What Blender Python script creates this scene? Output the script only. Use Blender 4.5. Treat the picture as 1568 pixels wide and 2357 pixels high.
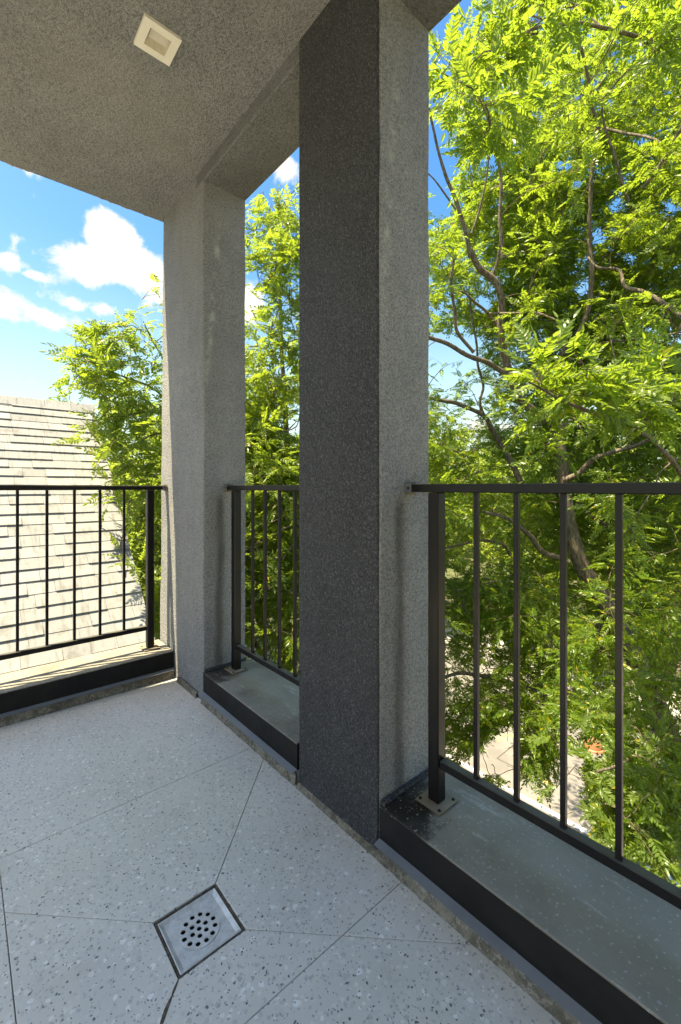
import bpy, bmesh, math, random
import numpy as np
from mathutils import Vector, Matrix, noise
random.seed(7); rng = np.random.default_rng(7)
for o in list(bpy.data.objects): bpy.data.objects.remove(o)
SC = bpy.context.scene; COL = SC.collection
R = math.radians
CT = .15                        # top of the low curbs

# ------------------------------------------------------------------ camera, sky, sun, exposure
EYE = 1.08
FX, CX, CY = 1004.0, 784.0, 1122.0                      # focal length and principal point on a 1568 x 2357 picture
BX = np.array([.752, .659]); BX /= np.linalg.norm(BX)   # world X as (camera right, camera forward)
AY = np.array([-BX[1], BX[0]])
cam = bpy.data.cameras.new('camera'); co = bpy.data.objects.new('camera', cam); COL.objects.link(co)
co.location = (0, 0, EYE)
co.rotation_euler = (R(90), 0, math.atan2(AY[1], BX[1]) - R(90))
cam.sensor_fit = 'HORIZONTAL'; cam.sensor_width = 24; cam.lens = 24*FX/1568
cam.shift_y = -(1178.5-CY)/1568
cam.clip_start = .02; cam.clip_end = 2000
SC.camera = co
SUN = Vector((-.40, .12, 1.0)).normalized()
SUN_ELEV = math.asin(SUN.z); SUN_AZ = math.atan2(SUN.x, SUN.y)
EXPOSURE = 2.95
sun = bpy.data.lights.new('sun', 'SUN'); sun.energy = 2.0; sun.angle = R(.5); sun.color = (1, .95, .87)
so = bpy.data.objects.new('sun', sun); COL.objects.link(so); so.location = (0, 0, 20)
so.rotation_euler = SUN.to_track_quat('Z', 'Y').to_euler()
vs = SC.view_settings; vs.view_transform = 'Standard'; vs.look = 'None'; vs.exposure = EXPOSURE; vs.gamma = 1
vs.use_curve_mapping = False
vs.use_white_balance = True; vs.white_balance_temperature = 8800; vs.white_balance_tint = 1
SC.cycles.diffuse_bounces = 8; SC.cycles.max_bounces = 14; SC.cycles.transmission_bounces = 10

class N:
    """small node helper"""
    def __init__(s, tree): s.t = tree; s.n = tree.nodes; s.l = tree.links
    def new(s, typ, **kw):
        nd = s.n.new(typ)
        for k, v in kw.items(): setattr(nd, k, v)
        return nd
    def put(s, sock, v):
        if v is None: return
        if isinstance(v, bpy.types.NodeSocket): s.l.new(v, sock)
        else:
            if isinstance(v, (tuple, list)) and len(v) == 3 and sock.type == 'RGBA': v = (*v, 1)
            sock.default_value = v
    def math(s, op, a, b=None, c=None, clamp=False):
        nd = s.new('ShaderNodeMath', operation=op); nd.use_clamp = clamp
        s.put(nd.inputs[0], a)
        if b is not None: s.put(nd.inputs[1], b)
        if c is not None: s.put(nd.inputs[2], c)
        return nd.outputs[0]
    def mix(s, f, a, b):
        nd = s.new('ShaderNodeMix', data_type='RGBA'); s.put(nd.inputs[0], f); s.put(nd.inputs[6], a); s.put(nd.inputs[7], b)
        return nd.outputs[2]
    def noise(s, vec, scale, detail=3, rough=.5, dist=0):
        nd = s.new('ShaderNodeTexNoise'); s.put(nd.inputs['Vector'], vec)
        nd.inputs['Scale'].default_value = scale; nd.inputs['Detail'].default_value = detail
        nd.inputs['Roughness'].default_value = rough; nd.inputs['Distortion'].default_value = dist
        return nd.outputs[0]
    def step(s, v, a, b, lo=0., hi=1.):
        nd = s.new('ShaderNodeMapRange', interpolation_type='SMOOTHSTEP')
        s.put(nd.inputs[0], v); nd.inputs[1].default_value = a; nd.inputs[2].default_value = b
        nd.inputs[3].default_value = lo; nd.inputs[4].default_value = hi
        return nd.outputs[0]
    def vor(s, vec, scale, feature='F1', out='Distance', rand=1.):
        nd = s.new('ShaderNodeTexVoronoi', feature=feature); s.put(nd.inputs['Vector'], vec)
        nd.inputs['Scale'].default_value = scale
        if 'Randomness' in nd.inputs: nd.inputs['Randomness'].default_value = rand
        return nd.outputs[out]
    def scale(s, vec, v):
        nd = s.new('ShaderNodeMapping'); s.put(nd.inputs[0], vec); nd.inputs[3].default_value = v
        return nd.outputs[0]
    def bump(s, h, strength, dist, normal=None):
        nd = s.new('ShaderNodeBump'); s.put(nd.inputs['Height'], h)
        nd.inputs['Strength'].default_value = strength; nd.inputs['Distance'].default_value = dist
        if normal is not None: s.put(nd.inputs['Normal'], normal)
        return nd.outputs[0]

def make_world():
    w = bpy.data.worlds.new('World'); SC.world = w; w.use_nodes = True
    k = N(w.node_tree); k.n.clear()
    out = k.new('ShaderNodeOutputWorld'); bg = k.new('ShaderNodeBackground')
    sky = k.new('ShaderNodeTexSky', sky_type='NISHITA'); sky.sun_disc = False
    sky.sun_elevation = SUN_ELEV; sky.sun_rotation = SUN_AZ
    sky.air_density = 1.0; sky.dust_density = 1.2; sky.ozone_density = 1.5
    hs = k.new('ShaderNodeHueSaturation'); hs.inputs['Saturation'].default_value = 1.42
    hs.inputs['Hue'].default_value = .507
    k.l.new(sky.outputs[0], hs.inputs['Color'])
    tc = k.new('ShaderNodeTexCoord'); sep = k.new('ShaderNodeSeparateXYZ'); k.l.new(tc.outputs['Generated'], sep.inputs[0])
    x, y, z = sep.outputs
    az = k.math('ARCTAN2', x, y); el = k.math('ARCSINE', z)
    # clouds: a few cumulus masses in (azimuth, elevation) broken up by noise
    n1 = k.noise(tc.outputs['Generated'], 13, 10, .6, .25); n2 = k.noise(tc.outputs['Generated'], 3.1, 5, .55)
    field = None
    for (ca, ce, ra, re, amp) in CLOUDS:
        da = k.math('DIVIDE', k.math('SUBTRACT', az, ca), ra); de = k.math('DIVIDE', k.math('SUBTRACT', el, ce), re)
        q = k.math('ADD', k.math('MULTIPLY', da, da), k.math('MULTIPLY', de, de))
        g = k.math('MULTIPLY', k.math('EXPONENT', k.math('MULTIPLY', q, -1.)), amp)
        field = g if field is None else k.math('MAXIMUM', field, g)
    gen = k.step(n2, .53, .70, 0, .8)  # cloud over the rest of the sky, thickened to whiten the light
    field = k.math('MAXIMUM', field, gen)
    f = k.math('ADD', field, k.math('MULTIPLY', k.math('SUBTRACT', n1, .5), 2.3))
    mask = k.math('MULTIPLY', k.step(f, .32, .68), .97)
    n3 = k.noise(tc.outputs['Generated'], 22, 6, .6)
    core = k.math('MULTIPLY', k.step(f, .5, 1.15), k.step(n3, .25, .6, .55, 1))
    ccol = k.mix(core, (2.5, 2.75, 3.15), (5.2, 5.2, 5.2))
    # white haze low over the horizon
    hz = k.step(el, .0, .5, 1, 0)
    base = k.mix(k.math('MULTIPLY', hz, .78), hs.outputs[0], (2.1, 2.75, 3.2))
    k.l.new(k.mix(mask, base, ccol), bg.inputs['Color'])
    bg.inputs['Strength'].default_value = SKY
    k.l.new(bg.outputs[0], out.inputs[0])
SKY = .054
def sky_dir(px, py):
    c = np.array([(px-CX)/FX, 1.0]); v = Vector((float(c@BX), float(c@AY), -(py-CY)/FX)).normalized()
    return math.atan2(v.x, v.y), math.asin(v.z)
CLOUDS = []
for (px, py, ra, re, amp) in [(258,540,.055,.045,1.2), (225,615,.085,.040,1.15), (320,625,.08,.045,1.1), (15,600,.035,.018,.85), (75,632,.025,.010,.6),
                              (5,700,.06,.035,1.0), (110,735,.12,.025,.72), (210,706,.055,.018,.75), (370,688,.05,.016,.7), (668,385,.06,.028,.52),
                              (1240,1000,.3,.06,.6), (500,700,.2,.06,.7), (900,640,.1,.06,.6)]:
    a_, e_ = sky_dir(px, py); CLOUDS.append((a_, e_, ra, re, amp))
make_world()

# ------------------------------------------------------------------ helpers
def at(px, py, D):
    """world point seen at picture point (px, py) at forward distance D"""
    c = np.array([(px-CX)/FX, 1.0])*D
    return Vector((float(c@BX), float(c@AY), EYE-(py-CY)/FX*D))
def proj(P):
    P = np.atleast_2d(P); xy = P[:, :2]
    r = xy[:, :1]*BX[None] + xy[:, 1:2]*AY[None]
    d = np.maximum(r[:, 1], 1e-3)
    return CX+FX*r[:, 0]/d, CY-FX*(P[:, 2]-EYE)/d, r[:, 1]
def tag(o, label=None, cat=None, group=None, kind=None):
    if label: o['label'] = label
    if cat: o['category'] = cat
    if group: o['group'] = group
    if kind: o['kind'] = kind
    return o
def empty(name, loc=(0, 0, 0)):
    o = bpy.data.objects.new(name, None); COL.objects.link(o); o.location = loc; o.empty_display_size = .1
    return o
def link(name, me, parent=None):
    o = bpy.data.objects.new(name, me); COL.objects.link(o)
    if parent is not None:
        o.parent = parent; o.location = -parent_origin(parent)
    return o
def parent_origin(p):
    v = Vector((0, 0, 0))
    while p is not None: v += p.location; p = p.parent
    return v
def np_mesh(name, verts, faces_flat, counts, mat, smooth=False):
    me = bpy.data.meshes.new(name)
    verts = np.ascontiguousarray(verts, dtype=np.float32); ff = np.ascontiguousarray(faces_flat, dtype=np.int32)
    counts = np.ascontiguousarray(counts, dtype=np.int32)
    me.vertices.add(len(verts)); me.vertices.foreach_set('co', verts.ravel())
    me.loops.add(len(ff)); me.loops.foreach_set('vertex_index', ff)
    me.polygons.add(len(counts)); st = np.concatenate([[0], np.cumsum(counts)[:-1]]).astype(np.int32)
    me.polygons.foreach_set('loop_start', st)
    me.polygons.foreach_set('use_smooth', np.full(len(counts), smooth))
    me.update(calc_edges=True); me.materials.append(mat)
    return me
class MB:
    """collects shapes and links them as one mesh object"""
    def __init__(s): s.bm = bmesh.new()
    def box(s, a, b, bev=0, rot=None, seg=1):
        c = [(a[i]+b[i])/2 for i in range(3)]; d = [abs(b[i]-a[i]) for i in range(3)]
        r = bmesh.ops.create_cube(s.bm, size=1); vs_ = r['verts']
        for v in vs_:
            v.co = Vector((v.co.x*d[0], v.co.y*d[1], v.co.z*d[2]))
        if bev:
            es = list({e for v in vs_ for e in v.link_edges})
            g = bmesh.ops.bevel(s.bm, geom=es, offset=bev, segments=seg, affect='EDGES', profile=.5)
            vs_ = list(set(g['verts']) | {v for v in vs_ if v.is_valid})
        for v in vs_:
            if rot: v.co = rot @ v.co
            v.co += Vector(c)
        return s
    def poly(s, pts, z0, z1, bev=0):
        """vertical prism"""
        lo = [s.bm.verts.new((p[0], p[1], z0)) for p in pts]; hi = [s.bm.verts.new((p[0], p[1], z1)) for p in pts]
        n = len(pts); s.bm.faces.new(hi); s.bm.faces.new(lo[::-1])
        for i in range(n): s.bm.faces.new((lo[i], lo[(i+1) % n], hi[(i+1) % n], hi[i]))
        return s
    def extrude(s, prof, axis, a, b):
        """profile of (u, z) swept along axis 'X' or 'Y' from a to b"""
        f = (lambda u, z, t: (u, t, z)) if axis == 'Y' else (lambda u, z, t: (t, u, z))
        A = [s.bm.verts.new(f(u, z, a)) for u, z in prof]; B = [s.bm.verts.new(f(u, z, b)) for u, z in prof]
        n = len(prof); s.bm.faces.new(A); s.bm.faces.new(B[::-1])
        for i in range(n): s.bm.faces.new((A[i], B[i], B[(i+1) % n], A[(i+1) % n]))
        return s
    def cyl(s, c, r, h, seg=16, r2=None, axis='Z'):
        m = Matrix.Translation(c)
        if axis == 'X': m = m @ Matrix.Rotation(R(90), 4, 'Y')
        if axis == 'Y': m = m @ Matrix.Rotation(R(90), 4, 'X')
        bmesh.ops.create_cone(s.bm, cap_ends=True, segments=seg, radius1=r, radius2=r if r2 is None else r2, depth=h, matrix=m)
        return s
    def rough(s, amp, size, cut=0):
        for _ in range(cut): bmesh.ops.subdivide_edges(s.bm, edges=s.bm.edges[:], cuts=1, use_grid_fill=True)
        for v in s.bm.verts:
            v.co += noise.noise_vector(v.co/size)*amp
        return s
    def build(s, name, mat, parent=None, smooth=False):
        bmesh.ops.recalc_face_normals(s.bm, faces=s.bm.faces[:])
        me = bpy.data.meshes.new(name); s.bm.to_mesh(me); s.bm.free(); me.materials.append(mat)
        if smooth:
            for p in me.polygons: p.use_smooth = True
        return link(name, me, parent)

# ------------------------------------------------------------------ materials
def mat(name):
    m = bpy.data.materials.new(name); m.use_nodes = True; k = N(m.node_tree)
    p = k.n['Principled BSDF']; tc = k.new('ShaderNodeNewGeometry').outputs['Position']
    return m, k, p, tc
def stucco(name, c1, c2, dark=None, bump=1.0, warm=None, peak=None):
    m, k, p, tc = mat(name)
    g1 = k.noise(tc, 230, 3, .6); g2 = k.noise(tc, 95, 2, .5); big = k.noise(tc, 1.7, 4, .6); med = k.noise(tc, 9, 4, .6)
    streak = k.noise(k.scale(tc, (14, 14, 1.1)), 1, 4, .6)
    f = k.math('ADD', k.math('MULTIPLY', big, .45), k.math('ADD', k.math('MULTIPLY', med, .3), k.math('MULTIPLY', streak, .25)))
    c = k.mix(k.step(f, .36, .64), c1, c2)
    grain = k.math('MINIMUM', k.step(g1, .36, .58), k.step(g2, .30, .52))
    c = k.mix(k.math('MULTIPLY', k.math('SUBTRACT', 1, grain), .62), c, tuple(.30*v for v in c1))  # shade of the pits put into the colour, the bump alone shows weakly
    if warm: c = k.mix(k.step(k.noise(tc, 2.3, 3, .5), .45, .75, 0, .55), c, warm)
    if dark:    # posts' soft shadow painted dark below the rail brackets; pale smear higher up
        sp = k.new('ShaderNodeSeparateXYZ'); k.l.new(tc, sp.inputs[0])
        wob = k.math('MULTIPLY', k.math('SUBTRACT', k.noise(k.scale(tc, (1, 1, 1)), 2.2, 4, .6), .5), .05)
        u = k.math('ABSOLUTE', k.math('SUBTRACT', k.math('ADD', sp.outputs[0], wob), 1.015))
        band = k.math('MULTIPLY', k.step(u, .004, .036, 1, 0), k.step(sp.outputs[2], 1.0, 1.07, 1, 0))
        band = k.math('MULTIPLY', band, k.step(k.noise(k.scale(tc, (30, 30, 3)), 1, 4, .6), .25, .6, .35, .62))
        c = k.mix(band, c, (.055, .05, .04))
        u2 = k.math('ABSOLUTE', k.math('SUBTRACT', k.math('ADD', sp.outputs[0], k.math('MULTIPLY', k.math('SUBTRACT', sp.outputs[2], 2.1), -.09)), .985))
        sm = k.math('MULTIPLY', k.step(u2, .0, .03, 1, 0), k.math('MULTIPLY', k.step(k.noise(tc, 16, 5, .7), .42, .7, 0, .8), k.math('MULTIPLY', k.step(sp.outputs[2], 1.5, 1.8), k.step(sp.outputs[2], 2.25, 2.5, 1, 0))))
        c = k.mix(sm, c, (.52, .50, .44))
    if peak:
        g3 = k.noise(tc, 150, 4, .65)
        c = k.mix(k.step(g3, .53, .66, 0, .7), c, peak); c = k.mix(k.step(g3, .47, .38, 0, .6), c, (.012, .012, .012))  # relief painted in: lit peaks paler, shaded pits near black
    k.put(p.inputs['Base Color'], c); p.inputs['Roughness'].default_value = .65 if peak else .9
    p.inputs['Specular IOR Level'].default_value = .5 if peak else .25
    h = k.math('ADD', k.math('MULTIPLY', g2, .8), k.math('MULTIPLY', g1, .6))
    k.put(p.inputs['Normal'], k.bump(h, 1.0, .009*bump, k.bump(med, .5, .006)))
    return m
M = {}
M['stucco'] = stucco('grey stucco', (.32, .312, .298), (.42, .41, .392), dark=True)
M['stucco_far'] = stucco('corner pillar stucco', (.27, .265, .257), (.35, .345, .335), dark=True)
M['stucco_dark'] = stucco('dark grey stucco', (.058, .057, .058), (.088, .087, .089), bump=2.6, peak=(.19, .187, .19))
M['stucco_ceil'] = stucco('ceiling stucco', (.305, .302, .298), (.40, .397, .39), bump=1.6, warm=(.33, .318, .285))
M['stucco_beam'] = stucco('beam stucco', (.20, .198, .192), (.26, .257, .25), bump=1.4)

def terrazzo():
    m, k, p, tc = mat('terrazzo')
    dn = k.new('ShaderNodeTexNoise'); k.put(dn.inputs['Vector'], tc); dn.inputs['Scale'].default_value = 60; dn.inputs['Detail'].default_value = 2
    va = k.new('ShaderNodeVectorMath', operation='MULTIPLY_ADD'); k.l.new(dn.outputs['Color'], va.inputs[0])
    va.inputs[1].default_value = (.012, .012, .012); k.l.new(tc, va.inputs[2]); v = va.outputs[0]
    cloud = k.noise(tc, 3.5, 4, .6)
    base = k.mix(k.step(cloud, .3, .7), (.66, .63, .56), (.74, .71, .64))
    base = k.mix(k.math('MULTIPLY', k.noise(tc, 160, 2, .5), .35), base, (.58, .55, .48))
    def chips(scale, lo, hi, col_a, col_b, size, base, seed, soft=.02):
        mp = k.new('ShaderNodeMapping'); k.l.new(v, mp.inputs[0]); mp.inputs[1].default_value = seed; mp.inputs[2].default_value = (0, 0, seed[0])
        vo = k.new('ShaderNodeTexVoronoi', feature='F1'); k.l.new(mp.outputs[0], vo.inputs['Vector']); vo.inputs['Scale'].default_value = scale
        sp = k.new('ShaderNodeSeparateColor'); k.l.new(vo.outputs['Color'], sp.inputs[0])
        pick = k.math('MULTIPLY', k.math('GREATER_THAN', sp.outputs[0], lo), k.math('LESS_THAN', sp.outputs[0], hi))
        sz = k.math('MULTIPLY', k.math('ADD', k.math('MULTIPLY', sp.outputs[1], .7), .3), size)
        ins = k.math('MULTIPLY', k.math('SUBTRACT', sz, vo.outputs['Distance']), 1/soft, clamp=True)
        col = k.mix(sp.outputs[2], col_a, col_b)
        return k.mix(k.math('MULTIPLY', ins, pick), base, col)
    c = chips(80, 0, .75, (.88, .84, .76), (.46, .435, .39), .60, base, (0, 0, 0), .07)
    c = chips(52, .36, .62, (.88, .86, .81), (.80, .78, .73), .38, c, (.7, 0, 0), .06)
    c = chips(130, 0, .45, (.75, .74, .71), (.36, .37, .36), .5, c, (1.9, 0, 0), .1)
    c = chips(95, .52, .72, (.20, .19, .18), (.11, .105, .10), .34, c, (3.1, 0, 0), .05)
    c = chips(170, .0, .22, (.10, .10, .095), (.24, .22, .20), .40, c, (4.3, 0, 0), .08)
    # dirt in blotches near the edges of the room
    dirt = k.math('MULTIPLY', k.step(k.noise(tc, 5, 5, .65), .52, .78), .35)
    c = k.mix(dirt, c, (.46, .42, .36))
    hs = k.new('ShaderNodeHueSaturation'); hs.inputs['Value'].default_value = 1.0; k.l.new(c, hs.inputs['Color'])
    k.l.new(hs.outputs[0], p.inputs['Base Color'])
    k.put(p.inputs['Roughness'], k.step(k.noise(tc, 14, 4, .6), .3, .7, .36, .55))
    k.put(p.inputs['Normal'], k.bump(k.noise(tc, 120, 3, .6), .08, .002))
    return m
M['terrazzo'] = terrazzo()

def metal_paint(name, col, dust, rough=.42, dusty=.35, spots=True, topdust=.5, spec=.3, stain=None):
    m, k, p, tc = mat(name)
    n = k.noise(tc, 7, 5, .6); s1 = k.noise(k.scale(tc, (6, 2, 6)), 3, 5, .65)
    c = k.mix(k.step(k.math('ADD', k.math('MULTIPLY', n, .5), k.math('MULTIPLY', s1, .5)), .38, .66, 0, dusty), col, dust)
    up = k.new('ShaderNodeNewGeometry'); sp = k.new('ShaderNodeSeparateXYZ'); k.l.new(up.outputs['True Normal'], sp.inputs[0])
    upm = k.step(sp.outputs[2], .5, .9)
    c = k.mix(k.math('MULTIPLY', upm, k.step(n, .25, .6, topdust*.7, topdust)), c, dust)
    if spots:
        d = k.vor(tc, 42); r = k.vor(tc, 42, out='Color'); s_ = k.new('ShaderNodeSeparateColor'); k.l.new(r, s_.inputs[0])
        sz = k.math('MULTIPLY', k.step(s_.outputs[0], .62, 1.0), .26)
        ms = k.math('MULTIPLY', k.math('MULTIPLY', k.math('SUBTRACT', sz, d), 14, clamp=True), upm)
        c = k.mix(k.math('MULTIPLY', ms, .75), c, (.36, .36, .33))
    if stain:
        big = k.noise(tc, 13, 6, .7)
        for sx, sy, sr in stain:
            vd = k.new('ShaderNodeVectorMath', operation='DISTANCE'); k.l.new(tc, vd.inputs[0]); vd.inputs[1].default_value = (sx, sy, CT)
            d_ = k.math('ADD', vd.outputs['Value'], k.math('MULTIPLY', k.math('SUBTRACT', big, .5), .22))
            c = k.mix(k.step(d_, sr*.55, sr*1.15, .88, 0), c, (.022, .019, .015))
        sc = k.noise(k.scale(tc, (26, 5, 10)), 1, 7, .72)
        c = k.mix(k.step(sc, .56, .68, 0, .6), c, (.50, .47, .41))
        sd = k.noise(tc, 120, 3, .6); c = k.mix(k.step(sd, .61, .68, 0, .65), c, (.52, .50, .45)); c = k.mix(k.step(k.noise(tc, 4, 5, .6), .5, .7, 0, .55), c, (.12, .105, .08))
    k.put(p.inputs['Base Color'], c)
    k.put(p.inputs['Roughness'], k.step(n, .3, .7, rough-.06, rough+.14)); p.inputs['Specular IOR Level'].default_value = spec
    k.put(p.inputs['Normal'], k.bump(k.noise(tc, 60, 3, .5), .12, .002))
    return m
M['rail'] = metal_paint('bronze rail paint', (.006, .005, .0045), (.15, .14, .12), .36, .02, False, .7, spec=.28)
M['curb_side'] = metal_paint('flashing side', (.009, .008, .0075), (.045, .04, .033), .5, .28, False, .4, spec=.2)
M['curb_top'] = metal_paint('flashing top', (.14, .125, .10), (.31, .28, .225), .48, .55, True, .75, spec=.15, stain=[(1.0, .865, .12), (.95, .80, .10), (.98, 2.06, .12)])
M['flange'] = metal_paint('flange metal', (.10, .11, .125), (.22, .23, .24), .34, .5, True, .6)
M['plate'] = metal_paint('weathered plate', (.13, .095, .06), (.30, .25, .18), .7, .7, False, .8)
M['gap'] = metal_paint('dark gap', (.012, .011, .010), (.03, .025, .02), .9, .4, False, .1)
def mortar():
    m, k, p, tc = mat('stained mortar')
    n = k.noise(tc, 22, 5, .7); n2 = k.noise(tc, 90, 4, .7)
    c = k.mix(k.step(n, .4, .62), (.12, .10, .07), (.24, .205, .15)); c = k.mix(k.step(n2, .5, .62), c, (.32, .275, .215))
    c = k.mix(k.step(k.noise(tc, 6, 4, .6), .45, .7, 0, .5), c, (.07, .06, .045))
    k.put(p.inputs['Base Color'], c); p.inputs['Roughness'].default_value = .95
    k.put(p.inputs['Normal'], k.bump(n2, .8, .004)); return m
M['mortar'] = mortar()
def steel():
    m, k, p, tc = mat('scratched steel')
    n = k.noise(tc, 45, 5, .7); n2 = k.noise(tc, 400, 2, .6)
    c = k.mix(k.step(n, .35, .65), (.55, .54, .51), (.72, .71, .68)); c = k.mix(k.step(n2, .55, .7, 0, .5), c, (.66, .66, .64))
    k.put(p.inputs['Base Color'], c); p.inputs['Metallic'].default_value = .25; p.inputs['Roughness'].default_value = .5
    k.put(p.inputs['Normal'], k.bump(n2, .2, .001)); return m
M['steel'] = steel()
def simple(name, c1, c2, scale, rough=.8, bump=.3, bd=.004, metal=0, lo=.35, hi=.65):
    m, k, p, tc = mat(name)
    n = k.noise(tc, scale, 6, .65)
    k.put(p.inputs['Base Color'], k.mix(k.step(n, lo, hi), c1, c2)); p.inputs['Roughness'].default_value = rough
    p.inputs['Metallic'].default_value = metal
    k.put(p.inputs['Normal'], k.bump(k.noise(tc, scale*6, 4, .6), bump, bd)); return m
M['rust'] = simple('rusty frame', (.05, .035, .022), (.17, .13, .09), 120, .8, .6, .002)
M['fixture'] = simple('cream enamel', (.80, .75, .63), (.84, .79, .67), 30, .45, .05)
M['lens'] = simple('frosted lens', (.60, .55, .45), (.66, .60, .50), 30, .35, .03)
M['slope'] = simple('shade-tinted enamel', (.46, .39, .28), (.54, .47, .34), 40, .5, .05)  # the inner slope's shade is put into this darker tan
M['wall_paint'] = simple('rear wall stucco', (.42, .41, .39), (.50, .49, .47), 3, .9, .5)
M['siding'] = simple('neighbour wall paint', (.50, .47, .42), (.58, .55, .50), 4, .85, .3)
M['road'] = simple('worn concrete road', (.155, .142, .132), (.21, .193, .18), 1.3, .9, .4)
M['joint'] = simple('tar joint', (.05, .045, .04), (.09, .08, .07), 9, .8, .2)
M['paint_white'] = simple('worn white paint', (.50, .48, .45), (.74, .72, .69), 14, .7, .2)
M['paint_yellow'] = simple('worn yellow paint', (.62, .42, .10), (.46, .36, .22), 9, .7, .2)
M['walk'] = simple('pale pavement', (.36, .33, .30), (.45, .42, .385), 2, .9, .3)
M['kerb'] = simple('kerb concrete', (.40, .38, .35), (.52, .50, .46), 4, .9, .4)
M['soil'] = simple('grass and soil', (.05, .075, .02), (.13, .11, .06), 1.2, 1, .8, .02)
M['orange'] = simple('orange plastic', (.36, .13, .06), (.44, .17, .08), 12, .45, .1)
M['ochre_chip'] = simple('chipped edge', (.40, .20, .06), (.55, .40, .22), 60, .9, .6)
M['orange_pale'] = simple('faded orange band', (.42, .21, .13), (.48, .26, .17), 12, .45, .1)
def bark(name='bark', a=(.08, .058, .04), b=(.22, .17, .125)):
    m, k, p, tc = mat(name)
    n = k.noise(tc, 22, 5, .7); v = k.noise(k.scale(tc, (40, 40, 9)), 1, 5, .6)
    c = k.mix(k.step(v, .35, .65), a, b); c = k.mix(k.step(n, .55, .75, 0, .5), c, (.20, .19, .13))
    k.put(p.inputs['Base Color'], c); p.inputs['Roughness'].default_value = .95
    k.put(p.inputs['Normal'], k.bump(v, .9, .012)); return m
M['bark'] = bark(); M['twig'] = bark('twig bark', (.08, .055, .035), (.18, .135, .09))
def leafm(name, a, b, yellow, tr, tmix=.45):
    m = bpy.data.materials.new(name); m.use_nodes = True; k = N(m.node_tree); p = k.n['Principled BSDF']; out = k.n['Material Output']
    g = k.new('ShaderNodeNewGeometry'); oi = k.new('ShaderNodeObjectInfo')
    r = k.math('FRACT', k.math('ADD', g.outputs['Random Per Island'], oi.outputs['Random']))
    big = k.noise(g.outputs['Position'], .9, 3, .5)
    f = k.math('ADD', k.math('MULTIPLY', r, .6), k.math('MULTIPLY', big, .5))
    c = k.mix(k.step(f, .2, .85), a, b); c = k.mix(k.step(r, .965, .985), c, yellow)
    # paler underside
    c = k.mix(k.math('MULTIPLY', g.outputs['Backfacing'], .35), c, (.16, .20, .08))
    k.put(p.inputs['Base Color'], c); p.inputs['Roughness'].default_value = .36; p.inputs['Specular IOR Level'].default_value = .5
    t = k.new('ShaderNodeBsdfTranslucent'); k.put(t.inputs['Color'], k.mix(k.step(f, .2, .85), tuple(.7*x for x in tr), tr))
    ms = k.new('ShaderNodeMixShader'); ms.inputs[0].default_value = tmix
    k.l.new(p.outputs[0], ms.inputs[1]); k.l.new(t.outputs[0], ms.inputs[2]); k.l.new(ms.outputs[0], out.inputs[0])
    return m
M['leaf'] = leafm('street tree leaf', (.06, .13, .018), (.135, .20, .022), (.42, .33, .03), (.43, .58, .055), .53)
M['leaf_b'] = leafm('side tree leaf', (.07, .13, .016), (.14, .20, .02), (.45, .33, .03), (.45, .58, .06), .53)
M['leaf_far'] = leafm('far tree leaf', (.12, .17, .024), (.22, .28, .04), (.30, .30, .05), (.58, .70, .12), .52)

# ------------------------------------------------------------------ balcony structure
X0, X1 = .926, 1.165            # inner and outer face of the colonnade
ZC = 2.69                       # ceiling
CT = .15                        # top of the low curbs
XB = -1.12                      # rear side, unseen; left open between piers to let daylight in
YE = -2.0                       # near end wall
YF = 2.495                      # inner face of the far curb

fl = tag(empty('floor'), kind='structure')
# slabs between the saw-cut joints
DX0, DX1, DY0, DY1 = .364, .529, .955, 1.121
ya, yb, xa = .788, 1.607, .088
slabs = [
 [(xa, yb), (.93, yb), (.93, 2.50), (xa, 2.50)],
 [(xa, yb), (DX0-.30, DY1+.30) if False else (xa, 1.398), (DX0, DY1), (DX1, DY1), (.93, 1.522), (.93, yb)],
 [(DX1, DY1), (DX1, DY0), (.696, ya), (.93, ya), (.93, 1.522)],
 [(xa, 1.398), (xa, ya), (.197, ya), (DX0, DY0), (DX0, DY1)],
 [(.197, ya), (.696, ya), (DX1, DY0), (DX0, DY0)],
 [(xa, ya), (xa, YE), (.93, YE), (.93, ya)],
 [(XB, ya), (XB, YE), (xa, YE), (xa, ya)],
 [(XB, yb), (XB, ya), (xa, ya), (xa, yb)],
 [(XB, yb), (xa, yb), (xa, 2.50), (XB, 2.50)]]
# split the near slab again along the diagonal that runs on to the curb
slabs[5] = [(xa, ya), (xa, YE), (.93, YE), (.93, .554), (.696, ya)]
slabs.append([(.696, ya), (.93, .554), (.93, ya)])
def inset(poly, d):
    n = len(poly); c = []
    A = sum(poly[i][0]*poly[(i+1) % n][1]-poly[(i+1) % n][0]*poly[i][1] for i in range(n))
    if A < 0: poly = poly[::-1]
    for i in range(n):
        p0, p1, p2 = (Vector(poly[(i+k) % n]) for k in (-1, 0, 1))
        e1 = (p1-p0).normalized(); e2 = (p2-p1).normalized(); n1 = Vector((-e1.y, e1.x)); n2 = Vector((-e2.y, e2.x))
        b = n1+n2; b = b/max(.3, b.length_squared)*2
        c.append(tuple(p1+b*d))
    return c
for s in slabs:
    P = inset(s, .0009); Q = inset(s, .0021)
    mb = MB(); bm = mb.bm; n = len(P)
    lo = [bm.verts.new((x, y, -.03)) for x, y in P]; mi = [bm.verts.new((x, y, -.0012)) for x, y in P]; hi = [bm.verts.new((x, y, 0)) for x, y in Q]
    bm.faces.new(hi)
    for A_, B_ in ((lo, mi), (mi, hi)):
        for i in range(n): bm.faces.new((A_[i], A_[(i+1) % n], B_[(i+1) % n], B_[i]))
    mb.build('floor_slab', M['terrazzo'], fl)
MB().box((XB, YE, -.30), (X1-.02, 2.70, -.031)).build('floor_base', M['gap'], fl)

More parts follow.
